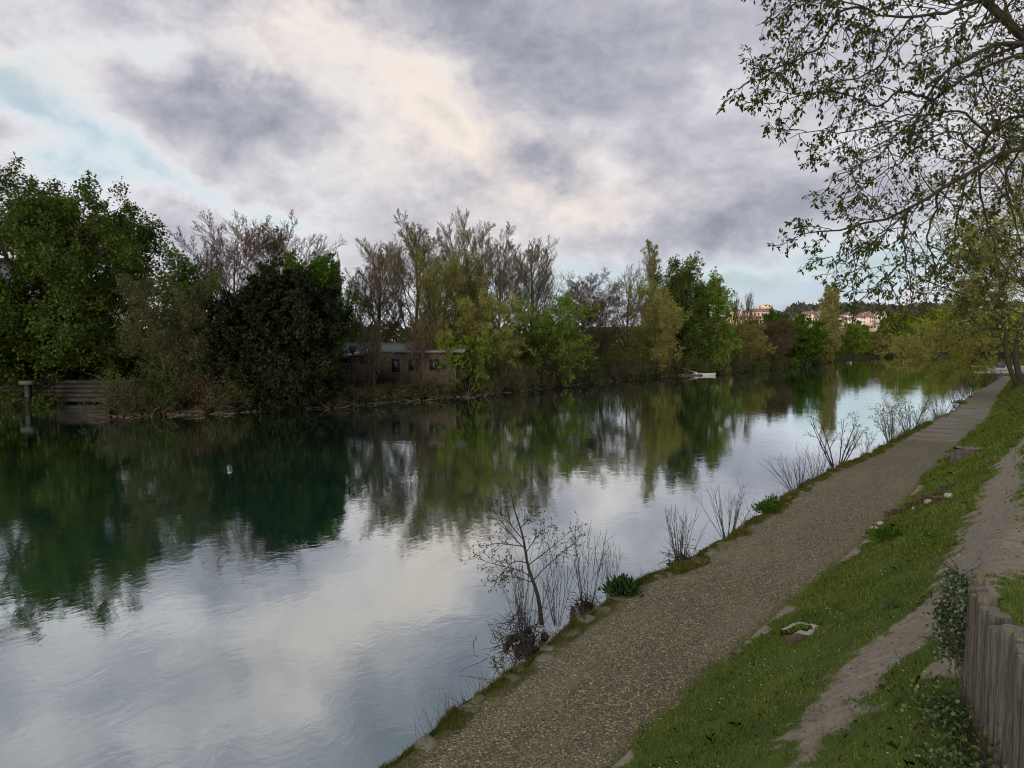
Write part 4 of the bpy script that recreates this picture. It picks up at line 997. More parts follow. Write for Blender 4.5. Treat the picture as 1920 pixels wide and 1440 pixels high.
leafclump('broad_leaf_weed', 1668, 1012, .35, .14, 500, .12, L_BRIGHT, 'low broad leaved weed on the slope below the log edging', None)
leafclump('dock_plant', 1676, 1140, .09, .05, 16, .13, leaf_mat('leaf_dock', (.04, .06, .025), (.08, .11, .05), (.14, .17, .09), .2), 'small dock plant beside the gravel patch', None, .5)
# stub on the water's edge
def stub(px, py, r_, h, label, name='wooden_stub'):
    b_ = at_z(px, py, ZP - .1); V, F = lathe([(r_ * 1.1, -.3), (r_, 0), (r_ * .95, h * .8), (r_ * .6, h), (.001, h * 1.02)], 9); V += rng.normal(size=V.shape) * .008
    o = MB().add(V, F).build(name, TWIG); o.location = b_; tag(o, label, 'stump')
stub(1074, 1164, .045, .22, 'short dark rotten stub on the towpath edge right of the young alder')
stub(1378, 1000, .03, .1, 'tiny dark stub below the wide fan of bare shoots')

# edge stones
m_edge, nt, out = mat('edge_stone'); p = geo_co(nt); a = noise(nt, p, 7, 6, .7); a2 = noise(nt, p, 2.5, 3)
c = ramp(nt, a, [(.3, (.11, .10, .075)), (.55, (.22, .205, .17)), (.8, (.38, .36, .32))]); c = mixc(nt, N(nt, 'MapRange', {0: a2, 1: .38, 2: .56, 3: .15, 4: .9}).outputs[0], c, (.075, .075, .03))
b = N(nt, 'Bump', {'Strength': .9, 'Distance': .02, 'Height': a}); d = N(nt, 'BsdfPrincipled', {'Base Color': c, 'Roughness': .9, 'Normal': b.outputs[0]}); nt.links.new(d.outputs[0], out.inputs[0])
t = 3.6; k = 0
while t < 32:
    L_ = rng.uniform(.16, .5) * (1 if t > 8 else .6); 
    if rng.random() < .55:
        nv = int(rng.integers(6, 10)); aa_ = np.sort(rng.random(nv) * .5 + np.arange(nv)) / nv * 6.283; ra = rng.uniform(.75, 1.1, nv); wdt = rng.uniform(.09, .19)
        ox, oy = np.sign(np.cos(aa_)) * np.abs(np.cos(aa_)) ** .7 * ra * L_ * .62, np.sign(np.sin(aa_)) * np.abs(np.sin(aa_)) ** .7 * ra * wdt
        V = [[a_ * f_, b_ * f_, z_ + rng.normal() * .006] for f_, z_ in ((1.03, -.12), (1.0, -.01), (.93, .014), (.5, .02)) for a_, b_ in zip(ox, oy)] + [[0, 0, .02 + rng.normal() * .008]]
        F = [[j * nv + i, j * nv + (i + 1) % nv, (j + 1) * nv + (i + 1) % nv, (j + 1) * nv + i] for j in range(3) for i in range(nv)]
        o = MB().add(V, F); o.add(V[3 * nv:], [[i, (i + 1) % nv, nv] for i in range(nv)]); o = o.build('edge_stone', m_edge); uu = ul(t) + rng.uniform(.05, .20); x, y = world(t, uu)
        o.location = (x, y, ZP + rng.uniform(-.004, .014)); o.rotation_euler = (rng.uniform(-.04, .04), rng.uniform(-.04, .04), math.atan2(DIR[1], DIR[0]) + rng.uniform(-.25, .25))
        tag(o, 'pale flat stone set in the river edge of the towpath', 'stone', 'pale flat stones along the towpath edge')
    t += L_ * rng.uniform(1., 1.7); k += 1

# log edging and stones on the slope
m_log = bark_mat('short_log', (.035, .022, .014), (.10, .065, .04), 14); m_end = simple('log_end', (.10, .075, .05), .9, .4, 20)
LG = [(1663, 964), (1675, 962), (1684, 958), (1694, 954), (1704, 948), (1714, 946), (1724, 940), (1734, 936), (1744, 934), (1750, 927), (1760, 924), (1765, 937), (1752, 941), (1771, 916), (1784, 912)]
for i, (px_, py_) in enumerate(LG):
    b_ = on_bank(px_, py_ + 5); r_ = rng.uniform(.05, .068); h = rng.uniform(.12, .2)
    o = MB(); V, F = lathe([(r_, -.25), (r_, h - .008), (r_ * .93, h)], 12); V += rng.normal(size=V.shape) * .003; o.add(V, F)
    Vc, Fc = lathe([(r_ * .93, h + .001), (.001, h + .004)], 12); o.add(Vc, Fc, 1); o = o.build('short_log', [m_log, m_end]); o.location = b_; o.rotation_euler = (rng.normal() * .08, rng.normal() * .08, 0)
    tag(o, 'short upright brown log in the curved edging on the grass slope', 'log', 'short logs edging the grass slope')
ST = [(1781, 932, .16, 'largest white rounded stone at the upper end of the short log edging'), (1741, 944, .12, 'white stone wedged in the middle of the short log edging'), (1714, 956, .08, 'small pale stone in front of the short log edging'),
      (1651, 984, .12, 'long pale stone at the lower end of the short log edging'), (1640, 993, .09, 'small pale stone lowest of all at the foot of the slope')]
for i, (px_, py_, s, lab) in enumerate(ST):
    V, F = rock_bm(s, s * .75, s * .6, 900 + i, 3); o = MB().add(V, F).build('white_stone', m_pale, None); o.location = on_bank(px_, py_) + np.array([0, 0, .03]); o.rotation_euler = (0, 0, rng.uniform(0, 3)); tag(o, lab, 'stone')
# hollow stump ring
sb = on_bank(1503, 1192); hs = thing('hollow_stump', sb - np.array([0, 0, .045]), 'hollow pale rimmed stump ring with grass growing inside on the slope', 'stump')
na = 44; aa = np.linspace(R(-165), R(150), na); prof = [(1.0, -.45), (1.02, .6), (.98, .93), (.9, 1.0), (.50, 1.05), (.45, .9), (.42, .3)]
def rgn(sel, mat_, nm):
    V = []
    for i, a in enumerate(aa):
        hh_ = 0.15 * (1 - .55 * sstep(R(-115), R(-165), a)) * (1 - .5 * sstep(R(60), R(140), a)) * (1 + .06 * math.sin(a * 5)); ww = .25 * (1 + .06 * math.sin(a * 3 + 1)) ; thn = 1 - .5 * sstep(R(60), R(150), a)
        for (r_, z_) in sel: rr_ = 1 - (1 - r_) * thn; V.append([math.cos(a) * rr_ * ww, math.sin(a) * rr_ * ww * .92, z_ * hh_ + rng.normal() * .003])
    n_ = len(sel); idx = np.arange(na * n_).reshape(na, n_); A, C = idx[:-1], idx[1:]
    F = np.stack([A[:, :-1], C[:, :-1], C[:, 1:], A[:, 1:]], -1).reshape(-1, 4); MB().add(V, F).build(nm, mat_, hs, False)
rgn(prof[:4], bark_mat('stump_bark', (.03, .024, .014), (.10, .08, .05), 18), 'bark'); rgn(prof[3:5], simple('stump_rim', (.31, .295, .25), .9, .35, 22, .9, .01), 'rim'); rgn(prof[4:], BARK, 'hollow')
leafclump('grass_tuft', 1500, 1190, .15, .12, 420, .07, L_GRASS0, 'grass tuft growing inside the hollow stump ring', None, .16)
# broad low stump far up the slope
b_ = on_bank(1822, 850); s2 = thing('sawn_stump', b_, 'broad low weathered stump on the slope beside the towpath', 'stump')
V, F = lathe([(.50, -.4), (.46, .0), (.42, .12), (.40, .17)], 18); V[:, 0] *= 1.35; V += rng.normal(size=V.shape) * .025; MB().add(V, F).build('bark', bark_mat('old_stump', (.03, .026, .02), (.13, .12, .10), 8), s2)
V, F = lathe([(.40, .18), (.2, .20), (.001, .17)], 18); V[:, 0] *= 1.35; V += rng.normal(size=V.shape) * .02; MB().add(V, F).build('cut_face', simple('old_cut', (.11, .105, .095), .9, .5, 6, .9, .03), s2)
b_ = on_bank(1788, 866); V, F = rock_bm(.2, .12, .1, 77, 2); o = MB().add(V, F).build('dark_stump', BARK); o.location = b_; tag(o, 'small dark stump end in the grass left of the broad low stump', 'stump')
# sapling on the slope
sl = on_bank(1908, 778); ss = thing('slope_sapling', sl, 'single thin dark sapling arching left on the grass slope', 'sapling')
P = limb([(1908, 778), (1900, 765), (1888, 752), (1874, 744), (1868, 742)], sl[1], sl[1], sl, 9)
mb = MB().tubes(P[None], np.linspace(.018, .006, 9)[None], 5); mb.build('stem', TWIG, ss); mb = MB(); leaf_on(mb, dict(p=P[None]), 40, .08, .6, .04, 0, 0); mb.build('foliage', L_CHEST, ss)

# ------------------------------------------------------------------ palisade at the right
m_pal, nt, out = mat('weathered_palisade'); p = geo_co(nt); mpn = N(nt, 'Mapping', {'Vector': p, 'Scale': (9, 9, .8)}).outputs[0]
a = noise(nt, mpn, 7, 8, .7, .3); a2 = noise(nt, p, 2.2, 4)
c = ramp(nt, a, [(.32, (.02, .016, .010)), (.48, (.13, .115, .088)), (.72, (.29, .27, .225))]); c = mixc(nt, math_(nt, 'MULTIPLY', a2, .5), c, (.09, .09, .055))
rn = N(nt, 'ObjectInfo').outputs['Random']; c = mixc(nt, math_(nt, 'MULTIPLY', rn, .4), c, (.06, .055, .042))
b = N(nt, 'Bump', {'Strength': 1., 'Distance': .012, 'Height': a}); d = N(nt, 'BsdfPrincipled', {'Base Color': c, 'Roughness': .92, 'Normal': b.outputs[0]}); nt.links.new(d.outputs[0], out.inputs[0])
m_palt = simple('palisade_end_grain', (.13, .12, .095), .95, .5, 35, .9, .01)
FA = at_y(1824, 1086, 4.7); 
FBp = [at_y(1915, 1216, y) for y in np.arange(2.5, 5, .02)]; FB = min(FBp, key=lambda q: abs(q[2] - FA[2] + .02))
fd = nrm((FB - FA)[:2]); 
pal = thing('log_palisade', [FA[0], FA[1], FA[2] - .9], 'weathered palisade of upright half round logs at the lower right', 'fence')
for i in range(30):
    dst = i * .117; x, y = FA[0] + fd[0] * dst, FA[1] + fd[1] * dst
    gz = float(bank_z(x, y)); ztop = FA[2] + (0.03, -.02, -.035, .02, -.03, -.03, -.05, -.05, .03, .015, .0, -.01, -.03, .02)[i % 14] + rng.normal() * .008
    r_ = rng.uniform(.053, .060); h = ztop - (FA[2] - .9)
    ang = np.arange(20) * 2 * math.pi / 20; zs = np.r_[gz - .35 - (FA[2] - .9), np.linspace(gz + .0 - (FA[2] - .9), h - .012, 6), h]
    rr_ = np.r_[np.full(7, r_), r_ * .93]; wob = 1 + .05 * np.sin(ang * 3 + i) + .03 * np.sin(ang * 7 + 2 * i)
    V = np.stack([np.stack([x - FA[0] + rr_[j] * wob * np.cos(ang), y - FA[1] + rr_[j] * wob * np.sin(ang), np.full(20, zs[j])], -1) for j in range(8)])
    V += rng.normal(size=(1, 20, 3)) * .0015; tilt = rng.normal(size=2) * .012; V[..., 0] += V[..., 2] * tilt[0]; V[..., 1] += V[..., 2] * tilt[1]
    idx = np.arange(160).reshape(8, 20); A, C = idx[:-1], idx[1:]; F = np.stack([A, np.roll(A, -1, 1), np.roll(C, -1, 1), C], -1).reshape(-1, 4)
    mb = MB().add(V.reshape(-1, 3), F, 0); top = V[-1]; cen = top.mean(0) + [0, 0, .004]; mb.add(np.vstack([top, cen]), [[q, (q + 1) % 20, 20] for q in range(20)], 1)
    mb.build('post', [m_pal, m_palt], pal)
# ivy and weeds
def patch(name, pts, n, sp_, size, leafm, label, cat='plant', asp=.8, up=.2):
    P = np.array(pts); i = rng.integers(0, len(P) - 1, n); f = rng.random((n, 1)); C = P[i] * (1 - f) + P[i + 1] * f + rng.normal(size=(n, 3)) * np.array(sp_)
    root = thing(name, P[-1], label, cat)
    mb = MB(); mb.leaves(C - P[-1], nrm(rng.normal(size=(n, 3)) + [-.4, -.4, -.3 + up]), nrm(rng.normal(size=(n, 3)) * .7 + [-.5, -.7, .5]), size * rng.uniform(.6, 1.3, n), size * asp * rng.uniform(.7, 1.2, n)); mb.build('foliage', leafm, root)
    n2 = 14; st_ = P[rng.integers(0, len(P), n2)] - P[-1]; l = grow_level(st_, nrm(rng.normal(size=(n2, 3)) + [0, 0, .3]), np.full(n2, sp_[2] * 3 + .1), np.full(n2, .004), np.full(n2, .002), 5, .3, 0); MB().tubes(l['p'], l['r'], 4).build('stem', TWIG, root)
    return root
L_IVY = leaf_mat('leaf_ivy', (.018, .032, .014), (.06, .085, .05), (.22, .26, .19), .1, 6)
L_WEED = leaf_mat('leaf_weed', (.03, .05, .015), (.08, .12, .04), (.25, .30, .20), .2, 5)
iv0 = at_y(1800, 1090, 4.72); iv1 = at_y(1790, 1225, 4.78)
patch('ivy', [iv0, (iv0 + iv1) / 2 + [-.02, 0, 0], iv1], 2800, (.05, .06, .05), .030, L_IVY, 'variegated ivy climbing the far end post of the palisade')
def fp(i, off): x, y = FA[0] + fd[0] * i - .0, FA[1] + fd[1] * i; x -= off * .85; y += off * .5; return np.array([x, y, float(bank_z(x, y)) + .06])
patch('nettle_patch', [fp(.1, .2), fp(.5, .18), fp(.3, .25)], 700, (.10, .09, .05), .032, L_WEED, 'pale leaved weeds at the foot of the ivy covered post', up=.8)
patch('nettle_patch', [fp(.7, .15), fp(1.2, .2), fp(.9, .2)], 1000, (.11, .11, .07), .030, L_WEED, 'pale leaved weeds against the middle of the palisade', up=.8)
patch('nettle_patch', [fp(1.4, .15), fp(2.1, .2), fp(1.7, .2)], 1200, (.11, .11, .07), .028, L_BRIGHT, 'leafy green weeds against the palisade at the bottom right corner', up=.8)
br = np.array([fp(.2, .12) + [0, 0, .35], fp(.5, .16) + [0, 0, .33], fp(.9, .14) + [0, 0, .2], fp(1.2, .12) + [0, 0, .05]])
bq = np.array([np.interp(np.linspace(0, 3, 14), range(4), br[:, k]) for k in range(3)]).T
bqo = thing('bramble', br[-1], 'dark bramble stem arching along the palisade', 'plant'); MB().tubes((bq - br[-1])[None], np.full((1, 14), .004), 5).build('stem', TWIG, bqo); mb = MB(); leaf_on(mb, dict(p=(bq - br[-1])[None]), 26, .045, .7, .02, 0, 0); mb.build('foliage', L_RED, bqo)

# ------------------------------------------------------------------ grass blades, daisies
L_GRASS = leaf_mat('grass_blade', (.028, .046, .009), (.070, .098, .018), (.13, .145, .035), .25, .9)
def blades(name, label, n, tr_, sr, hgt_fn, keep, wd, seed):
    g = np.random.default_rng(seed)
    t = tr_[0] + (tr_[1] - tr_[0]) * g.random(n) ** 2.3; s = g.uniform(sr[0], sr[1], n)
    x, y = world(t, ur(t) + s); k = keep(x, y, t, s, g); x, y, t, s = x[k], y[k], t[k], s[k]; n = len(x)
    z = bank_z(x, y); h = hgt_fn(x, y, t, s) * g.uniform(.5, 1.3, n); a = g.random(n) * 6.28; ln = g.normal(size=(n, 2)) * .45
    dist = np.hypot(x, y); w_ = wd * np.clip(dist / 5.0, .8, 9) * g.uniform(.7, 1.3, n)
    side = np.stack([np.cos(a) * w_, np.sin(a) * w_, 0 * a], -1); b0 = np.stack([x, y, z - .005], -1)
    mid = b0 + np.stack([ln[:, 0] * h * .35, ln[:, 1] * h * .35, h * .6], -1); tip = b0 + np.stack([ln[:, 0] * h, ln[:, 1] * h, h * np.clip(1 - .3 * np.abs(ln).sum(1), .4, 1)], -1)
    V = np.stack([b0 - side * .5, b0 + side * .5, mid + side * .35, tip, mid - side * .35], 1).reshape(-1, 3)
    F = np.arange(n * 5).reshape(n, 5)
    return tag(MB().add(V, F, 0, g.random(n)).build(name, L_GRASS), label, 'grass', kind='stuff')
def keep1(x, y, t, s, g): return (g.random(len(x)) > dirt(x, y) * 1.35 - .12) & (y > .8)
def h1(x, y, t, s):
    f = x * fd[0] * 0; d_ = np.abs((x - FA[0]) * fd[1] - (y - FA[1]) * fd[0]); near = (1 - sstep(.1, .9, d_)) * (y < 6)
    return (.018 + .055 * fbm(x * 1.7, y * 1.7) ** 1.5 + .03 * sstep(.55, .75, fbm(x * 5 + 3, y * 5))) * (1 + np.clip((np.hypot(x, y) - 8) / 20, 0, 1.2)) + .06 * near * fbm(x * 3, y * 3)
blades('grass', 'short green lawn grass on the slope between towpath and trail', 760000, (-1.5, 95), (-.08, 8.5), h1, keep1, .0045, 5)
g = np.random.default_rng(8); n = 110000
t = 2 + 40 * g.random(n) ** 1.5; s = g.random(n) ** 2.2 * .30; x, y = world(t, ul(t) + (fbm(t * 1.5, t * 0 + 3) - .5) * .28 + s + .015); k = (fbm(t * 2.3 + 5, s * 2) + .25 * (1 - s / .34)) > .53; x, y, t = x[k], y[k], t[k]; n = len(x)
h = g.uniform(.01, .045, n) * (1 + .6 * sstep(.5, .7, fbm(t * 1.9 + 4, t * 0 + 1))) * (1 + t / 25) * (.5 + fbm(t * 1.3, t * 0) * 1.2); a = g.random(n) * 6.28; w_ = .0045 * np.clip(t / 6, .8, 3); side = np.stack([np.cos(a) * w_, np.sin(a) * w_, 0 * a], -1); b0 = np.stack([x, y, np.full(n, ZP - .02)], -1); tip = b0 + np.stack([g.normal(size=n) * h * .5, g.normal(size=n) * h * .5, h], -1)
L_VERGE = leaf_mat('verge_grass', (.035, .04, .010), (.075, .085, .018), (.13, .13, .04), .2, 1.5)
tag(MB().add(np.stack([b0 - side, b0 + side, tip], 1).reshape(-1, 3), np.arange(n * 3).reshape(n, 3), 0, g.random(n)).build('verge_grass', L_VERGE), 'mossy tufts of grass along the river edge of the towpath', 'grass', kind='stuff')
# daisies
n = 2400; t = -1 + 36 * g.random(n) ** 1.2; s = g.uniform(.5, 4.2, n); x, y = world(t, ur(t) + s); k = (dirt(x, y) < .3) & (fbm(x * 1.6 + 3, y * 1.6) > .53); x, y = x[k], y[k]; n = len(x); z = bank_z(x, y) + .045; r_ = g.uniform(.004, .008, n) * np.clip(np.hypot(x, y) / 9, 1, 1.6)
a = np.arange(6) * 1.047; V = np.stack([x[:, None] + r_[:, None] * np.cos(a), y[:, None] + r_[:, None] * np.sin(a), z[:, None] + g.normal(size=(n, 1)) * .004 + 0 * a], -1)
tag(MB().add(V.reshape(-1, 3), np.arange(n * 6).reshape(n, 6)).build('daisies', simple('daisy_white', (.75, .75, .70), .8, .1)), 'tiny white daisies dotted over the grass slope', 'flowers', kind='stuff')
# pebbles lying proud on the path
n = 26000; t = 3.2 + 22 * g.random(n) ** 1.6; q = g.random(n); uu = ul(t) + .2 + (ur(t) - ul(t) - .15) * q; x, y = world(t, uu); r_ = g.uniform(.005, .013, n)
oc = np.array([[1, 0, 0], [-1, 0, 0], [0, 1, 0], [0, -1, 0], [0, 0, .7], [0, 0, -.7]]); of = np.array([[0, 2, 4], [2, 1, 4], [1, 3, 4], [3, 0, 4]])
V = oc[None] * r_[:, None, None] * g.uniform(.6, 1.3, (n, 6, 1)); a = g.random(n) * 6.28; V = np.stack([V[..., 0] * np.cos(a)[:, None] - V[..., 1] * np.sin(a)[:, None], V[..., 0] * np.sin(a)[:, None] + V[..., 1] * np.cos(a)[:, None], V[..., 2]], -1)
V = V + np.stack([x, y, ZP + .012 * np.sin(q * 3.1) + (fbm(x * 2, y * 2) - .5) * .03 + .002], -1)[:, None]
F = (of[None] + (np.arange(n) * 6)[:, None, None]).reshape(-1, 3)
m_peb, nt, out = mat('pebble'); r__ = N(nt, 'Attribute', attribute_name='rnd').outputs['Fac']; c = ramp(nt, r__, [(0, (.06, .05, .03)), (.6, (.22, .185, .13)), (.93, (.36, .32, .24)), (1, (.6, .56, .48))]); d = N(nt, 'BsdfDiffuse', {'Color': c}); nt.links.new(d.outputs[0], out.inputs[0])
tag(MB().add(V.reshape(-1, 3), F, 0, np.repeat(g.random(n), 4)).build('gravel', m_peb), 'loose brown gravel lying on the towpath', 'gravel', kind='stuff')

n = 1500; t = 2.5 + 45 * g.random(n) ** 1.3; k = fbm(t * .9, t * 0 + 7) > .47; t = t[k]; n = len(t); x, y = world(t, ul(t) + g.uniform(-.08, .14, n)); h = g.uniform(.1, .42, n)
l = grow_level(np.stack([x, y, np.full(n, ZP - .1)], -1), nrm(np.stack([g.normal(size=n) * .3 - .25, g.normal(size=n) * .3, np.ones(n)], -1)), h, np.full(n, .0028) * np.clip(t / 8, 1, 3), np.full(n, .0012) * np.clip(t / 8, 1, 3), 5, .12, -.02)
rng_t = rng.random(n); tag(MB().tubes(l['p'], l['r'], 3).build('dry_stems', BARK_BROWN), 'dry weed stems standing along the river edge of the towpath', 'weeds', kind='stuff')
n = 2600; t = 2 + 34 * g.random(n) ** 1.4; uu = ul(t) + .1 + (ur(t) - ul(t) + 3.) * g.random(n); s = uu - ur(t); x, y = world(t, uu); z = np.where(s < 0, ZP + .018, bank_z(x, y) + .02)
L_LIT = leaf_mat('leaf_litter', (.05, .03, .015), (.12, .08, .04), (.22, .17, .10), .1, 1); mb = MB(); mb.leaves(np.stack([x, y, z], -1), nrm(g.normal(size=(n, 3)) * [1, 1, .15]), nrm(g.normal(size=(n, 3)) * .3 + [0, 0, 1]), g.uniform(.015, .045, n), g.uniform(.01, .025, n)); tag(mb.build('leaf_litter', L_LIT), 'small dead brown leaves scattered on towpath and grass', 'litter', kind='stuff')
# lawn weeds and stones in the soil
n = 30000; t = -1 + 26 * g.random(n) ** 1.4; s = g.uniform(.2, 5.5, n); x, y = world(t, ur(t) + s); k = (fbm(x * 2.3 + 7, y * 2.3) > .60) & (dirt(x, y) < .7); x, y = x[k], y[k]; n = len(x)
C = np.stack([x, y, bank_z(x, y) + g.uniform(.005, .05, n)], -1); L_LAWN = leaf_mat('lawn_weed', (.04, .07, .02), (.09, .14, .04), (.20, .26, .12), .2, 2)
mb = MB(); mb.leaves(C, nrm(g.normal(size=(n, 3)) * [1, 1, .35]), nrm(g.normal(size=(n, 3)) * .4 + [0, 0, 1]), g.uniform(.018, .045, n), g.uniform(.012, .026, n)); tag(mb.build('lawn_weeds', L_LAWN), 'small broad leaved weeds growing in patches through the lawn', 'weeds', kind='stuff')
n = 16000; t = -1 + 24 * g.random(n) ** 1.5; s = g.uniform(-.05, 6.5, n); x, y = world(t, ur(t) + s); k = dirt(x, y) > .45; x, y = x[k], y[k]; n = len(x); r_ = g.uniform(.004, .013, n) * (1 + (g.random(n) > .97))
V = oc[None] * r_[:, None, None] * g.uniform(.6, 1.4, (n, 6, 1)) + np.stack([x, y, bank_z(x, y)], -1)[:, None]
tag(MB().add(V.reshape(-1, 3), (of[None] + (np.arange(n) * 6)[:, None, None]).reshape(-1, 3), 0, np.repeat(g.random(n), 4)).build('soil_pebbles', m_peb), 'small stones and clods lying on the bare trodden earth', 'stones', kind='stuff')

# ------------------------------------------------------------------ right riverside tree and boats behind it
rbz = on_bank(1905, 728)
def rtree():
    root = thing('riverside_tree', rbz, 'big twin trunked riverside tree whose pale olive crown sweeps low over the water', 'tree')
    Y = rbz[1]
    TL = [([(1909, 728), (1900, 706), (1887, 680), (1883, 655), (1888, 620), (1888, 560), (1870, 500), (1862, 430)], 0, .20), ([(1917, 726), (1916, 704), (1903, 686), (1897, 664), (1905, 636), (1925, 600), (1940, 540), (1930, 440), (1925, 360)], .3, .24),
          ([(1893, 620), (1860, 610), (1820, 625), (1780, 650), (1740, 665), (1700, 672)], 2, .16), ([(1890, 600), (1860, 560), (1830, 530), (1805, 500)], 1, .15), ([(1893, 640), (1870, 650), (1840, 668), (1800, 690), (1760, 700)], 3, .13), ([(1888, 560), (1870, 520), (1850, 470), (1835, 420)], -1, .14),
          ([(1904, 640), (1940, 600), (2000, 560), (2060, 520)], 1, .2), ([(1886, 610), (1850, 585), (1810, 600), (1770, 620), (1730, 640)], -1.5, .13), ([(1930, 450), (1970, 400), (2010, 370)], 1, .15), ([(1890, 560), (1850, 545), (1810, 560), (1790, 590)], 3, .12), ([(1880, 520), (1850, 480), (1815, 460), (1795, 470)], 2, .12)]
    P = np.array([limb(a, Y, Y + dy_, rbz, 12) for a, dy_, _ in TL]); rr_ = np.array([np.linspace(r_, r_ * .15, 12) for *_, r_ in TL])
    mb = MB().tubes(P, rr_, 9)
    V, F = lathe([(.75, -.5), (.6, .1), (.45, .45), (.3, .8), (.1, 1.05)], 14); mb.add(V + rng.normal(size=V.shape) * .05 + [.35, 0, 0], F)
    lv0 = dict(p=P, t=nrm(np.gradient(P, axis=1)), r=rr_ * .7, L=np.linalg.norm(P[:, -1] - P[:, 0], axis=1))
    l1 = spawn(lv0, 16, .25, 1, (30, 75), .34, .35, .5, 6, .12, .0, .02); mb.tubes(l1['p'], l1['r'], 4); mb.build('trunk', BARK, root)
    l2 = spawn(l1, 8, .15, 1, (25, 65), .5, .3, .5, 5, .14, -.06, .010); l3 = spawn(l2, 6, .15, 1, (25, 60), .5, .3, .6, 4, .15, -.08, .006)
    mb = MB().tubes(l2['p'], l2['r'], 3).tubes(l3['p'], l3['r'], 3); leaf_on(mb, l3, 8, .14, .5, .07, .3, 1); mb.build('crown', [BARK_OLIVE, L_NEARMID], root)
L_NEARMID = leaf_mat('leaf_mid', (.045, .05, .013), (.095, .10, .024), (.16, .16, .04), .35, .5)
rtree()
# second tree further right behind it
b2 = on_bank(1990, 735); tree('airy', 'green_tree', b2, 15.5, 6.5, 'brighter green tree behind the twin trunked tree at the right edge', leafm=L_NEARMID, dens=1.3, lsize=.16)
b3 = np.array([*world(88., ur(88.) + 6), 1.5]); tree('bush', 'green_tree', b3, 9, 6, 'distant green tree behind the twin trunks at the end of the bank', leafm=L_GREEN, dens=.7, lsize=.3)
bw = at_z(1885, 694, 0); m_dk = simple('boat_dark', (.05, .05, .06), .5)
m_dull = simple('dull_boat_paint', (.30, .30, .30), .6, .2, 3)
hull(5.5, 2., .45, m_dull, m_dk, 'motor_boat', 'greyish motor boat moored behind the twin trunked tree', [bw[0], bw[1], 0], R(10))
hull(5., 1.9, .45, m_dull, m_dk, 'motor_boat', 'second pale boat further right behind the twin trunks', [bw[0] + 6, bw[1] + 2, 0], R(8))
o = MB().box([0, 0, .7], (.9, .9, .9), top=.7).box([.6, 0, .5], (.5, .4, .8)).build('outboard_cover', m_dk); o.location = (bw[0] - 1.2, bw[1] - .3, .2); tag(o, 'dark covered outboard heap on the greyish motor boat', 'engine')
dk = thing('jetty', [bw[0] + 2, bw[1] + 4, .5], 'low pale jetty deck behind the boats on the right', 'jetty')
MB().box([3, 0, 0], (16, 1.4, .14)).build('deck', m_pale, dk)
for q in (-4, 0, 4, 8): MB().box([q, 0, -.6], (.16, .16, 1.1)).build('pile', m_brown, dk)

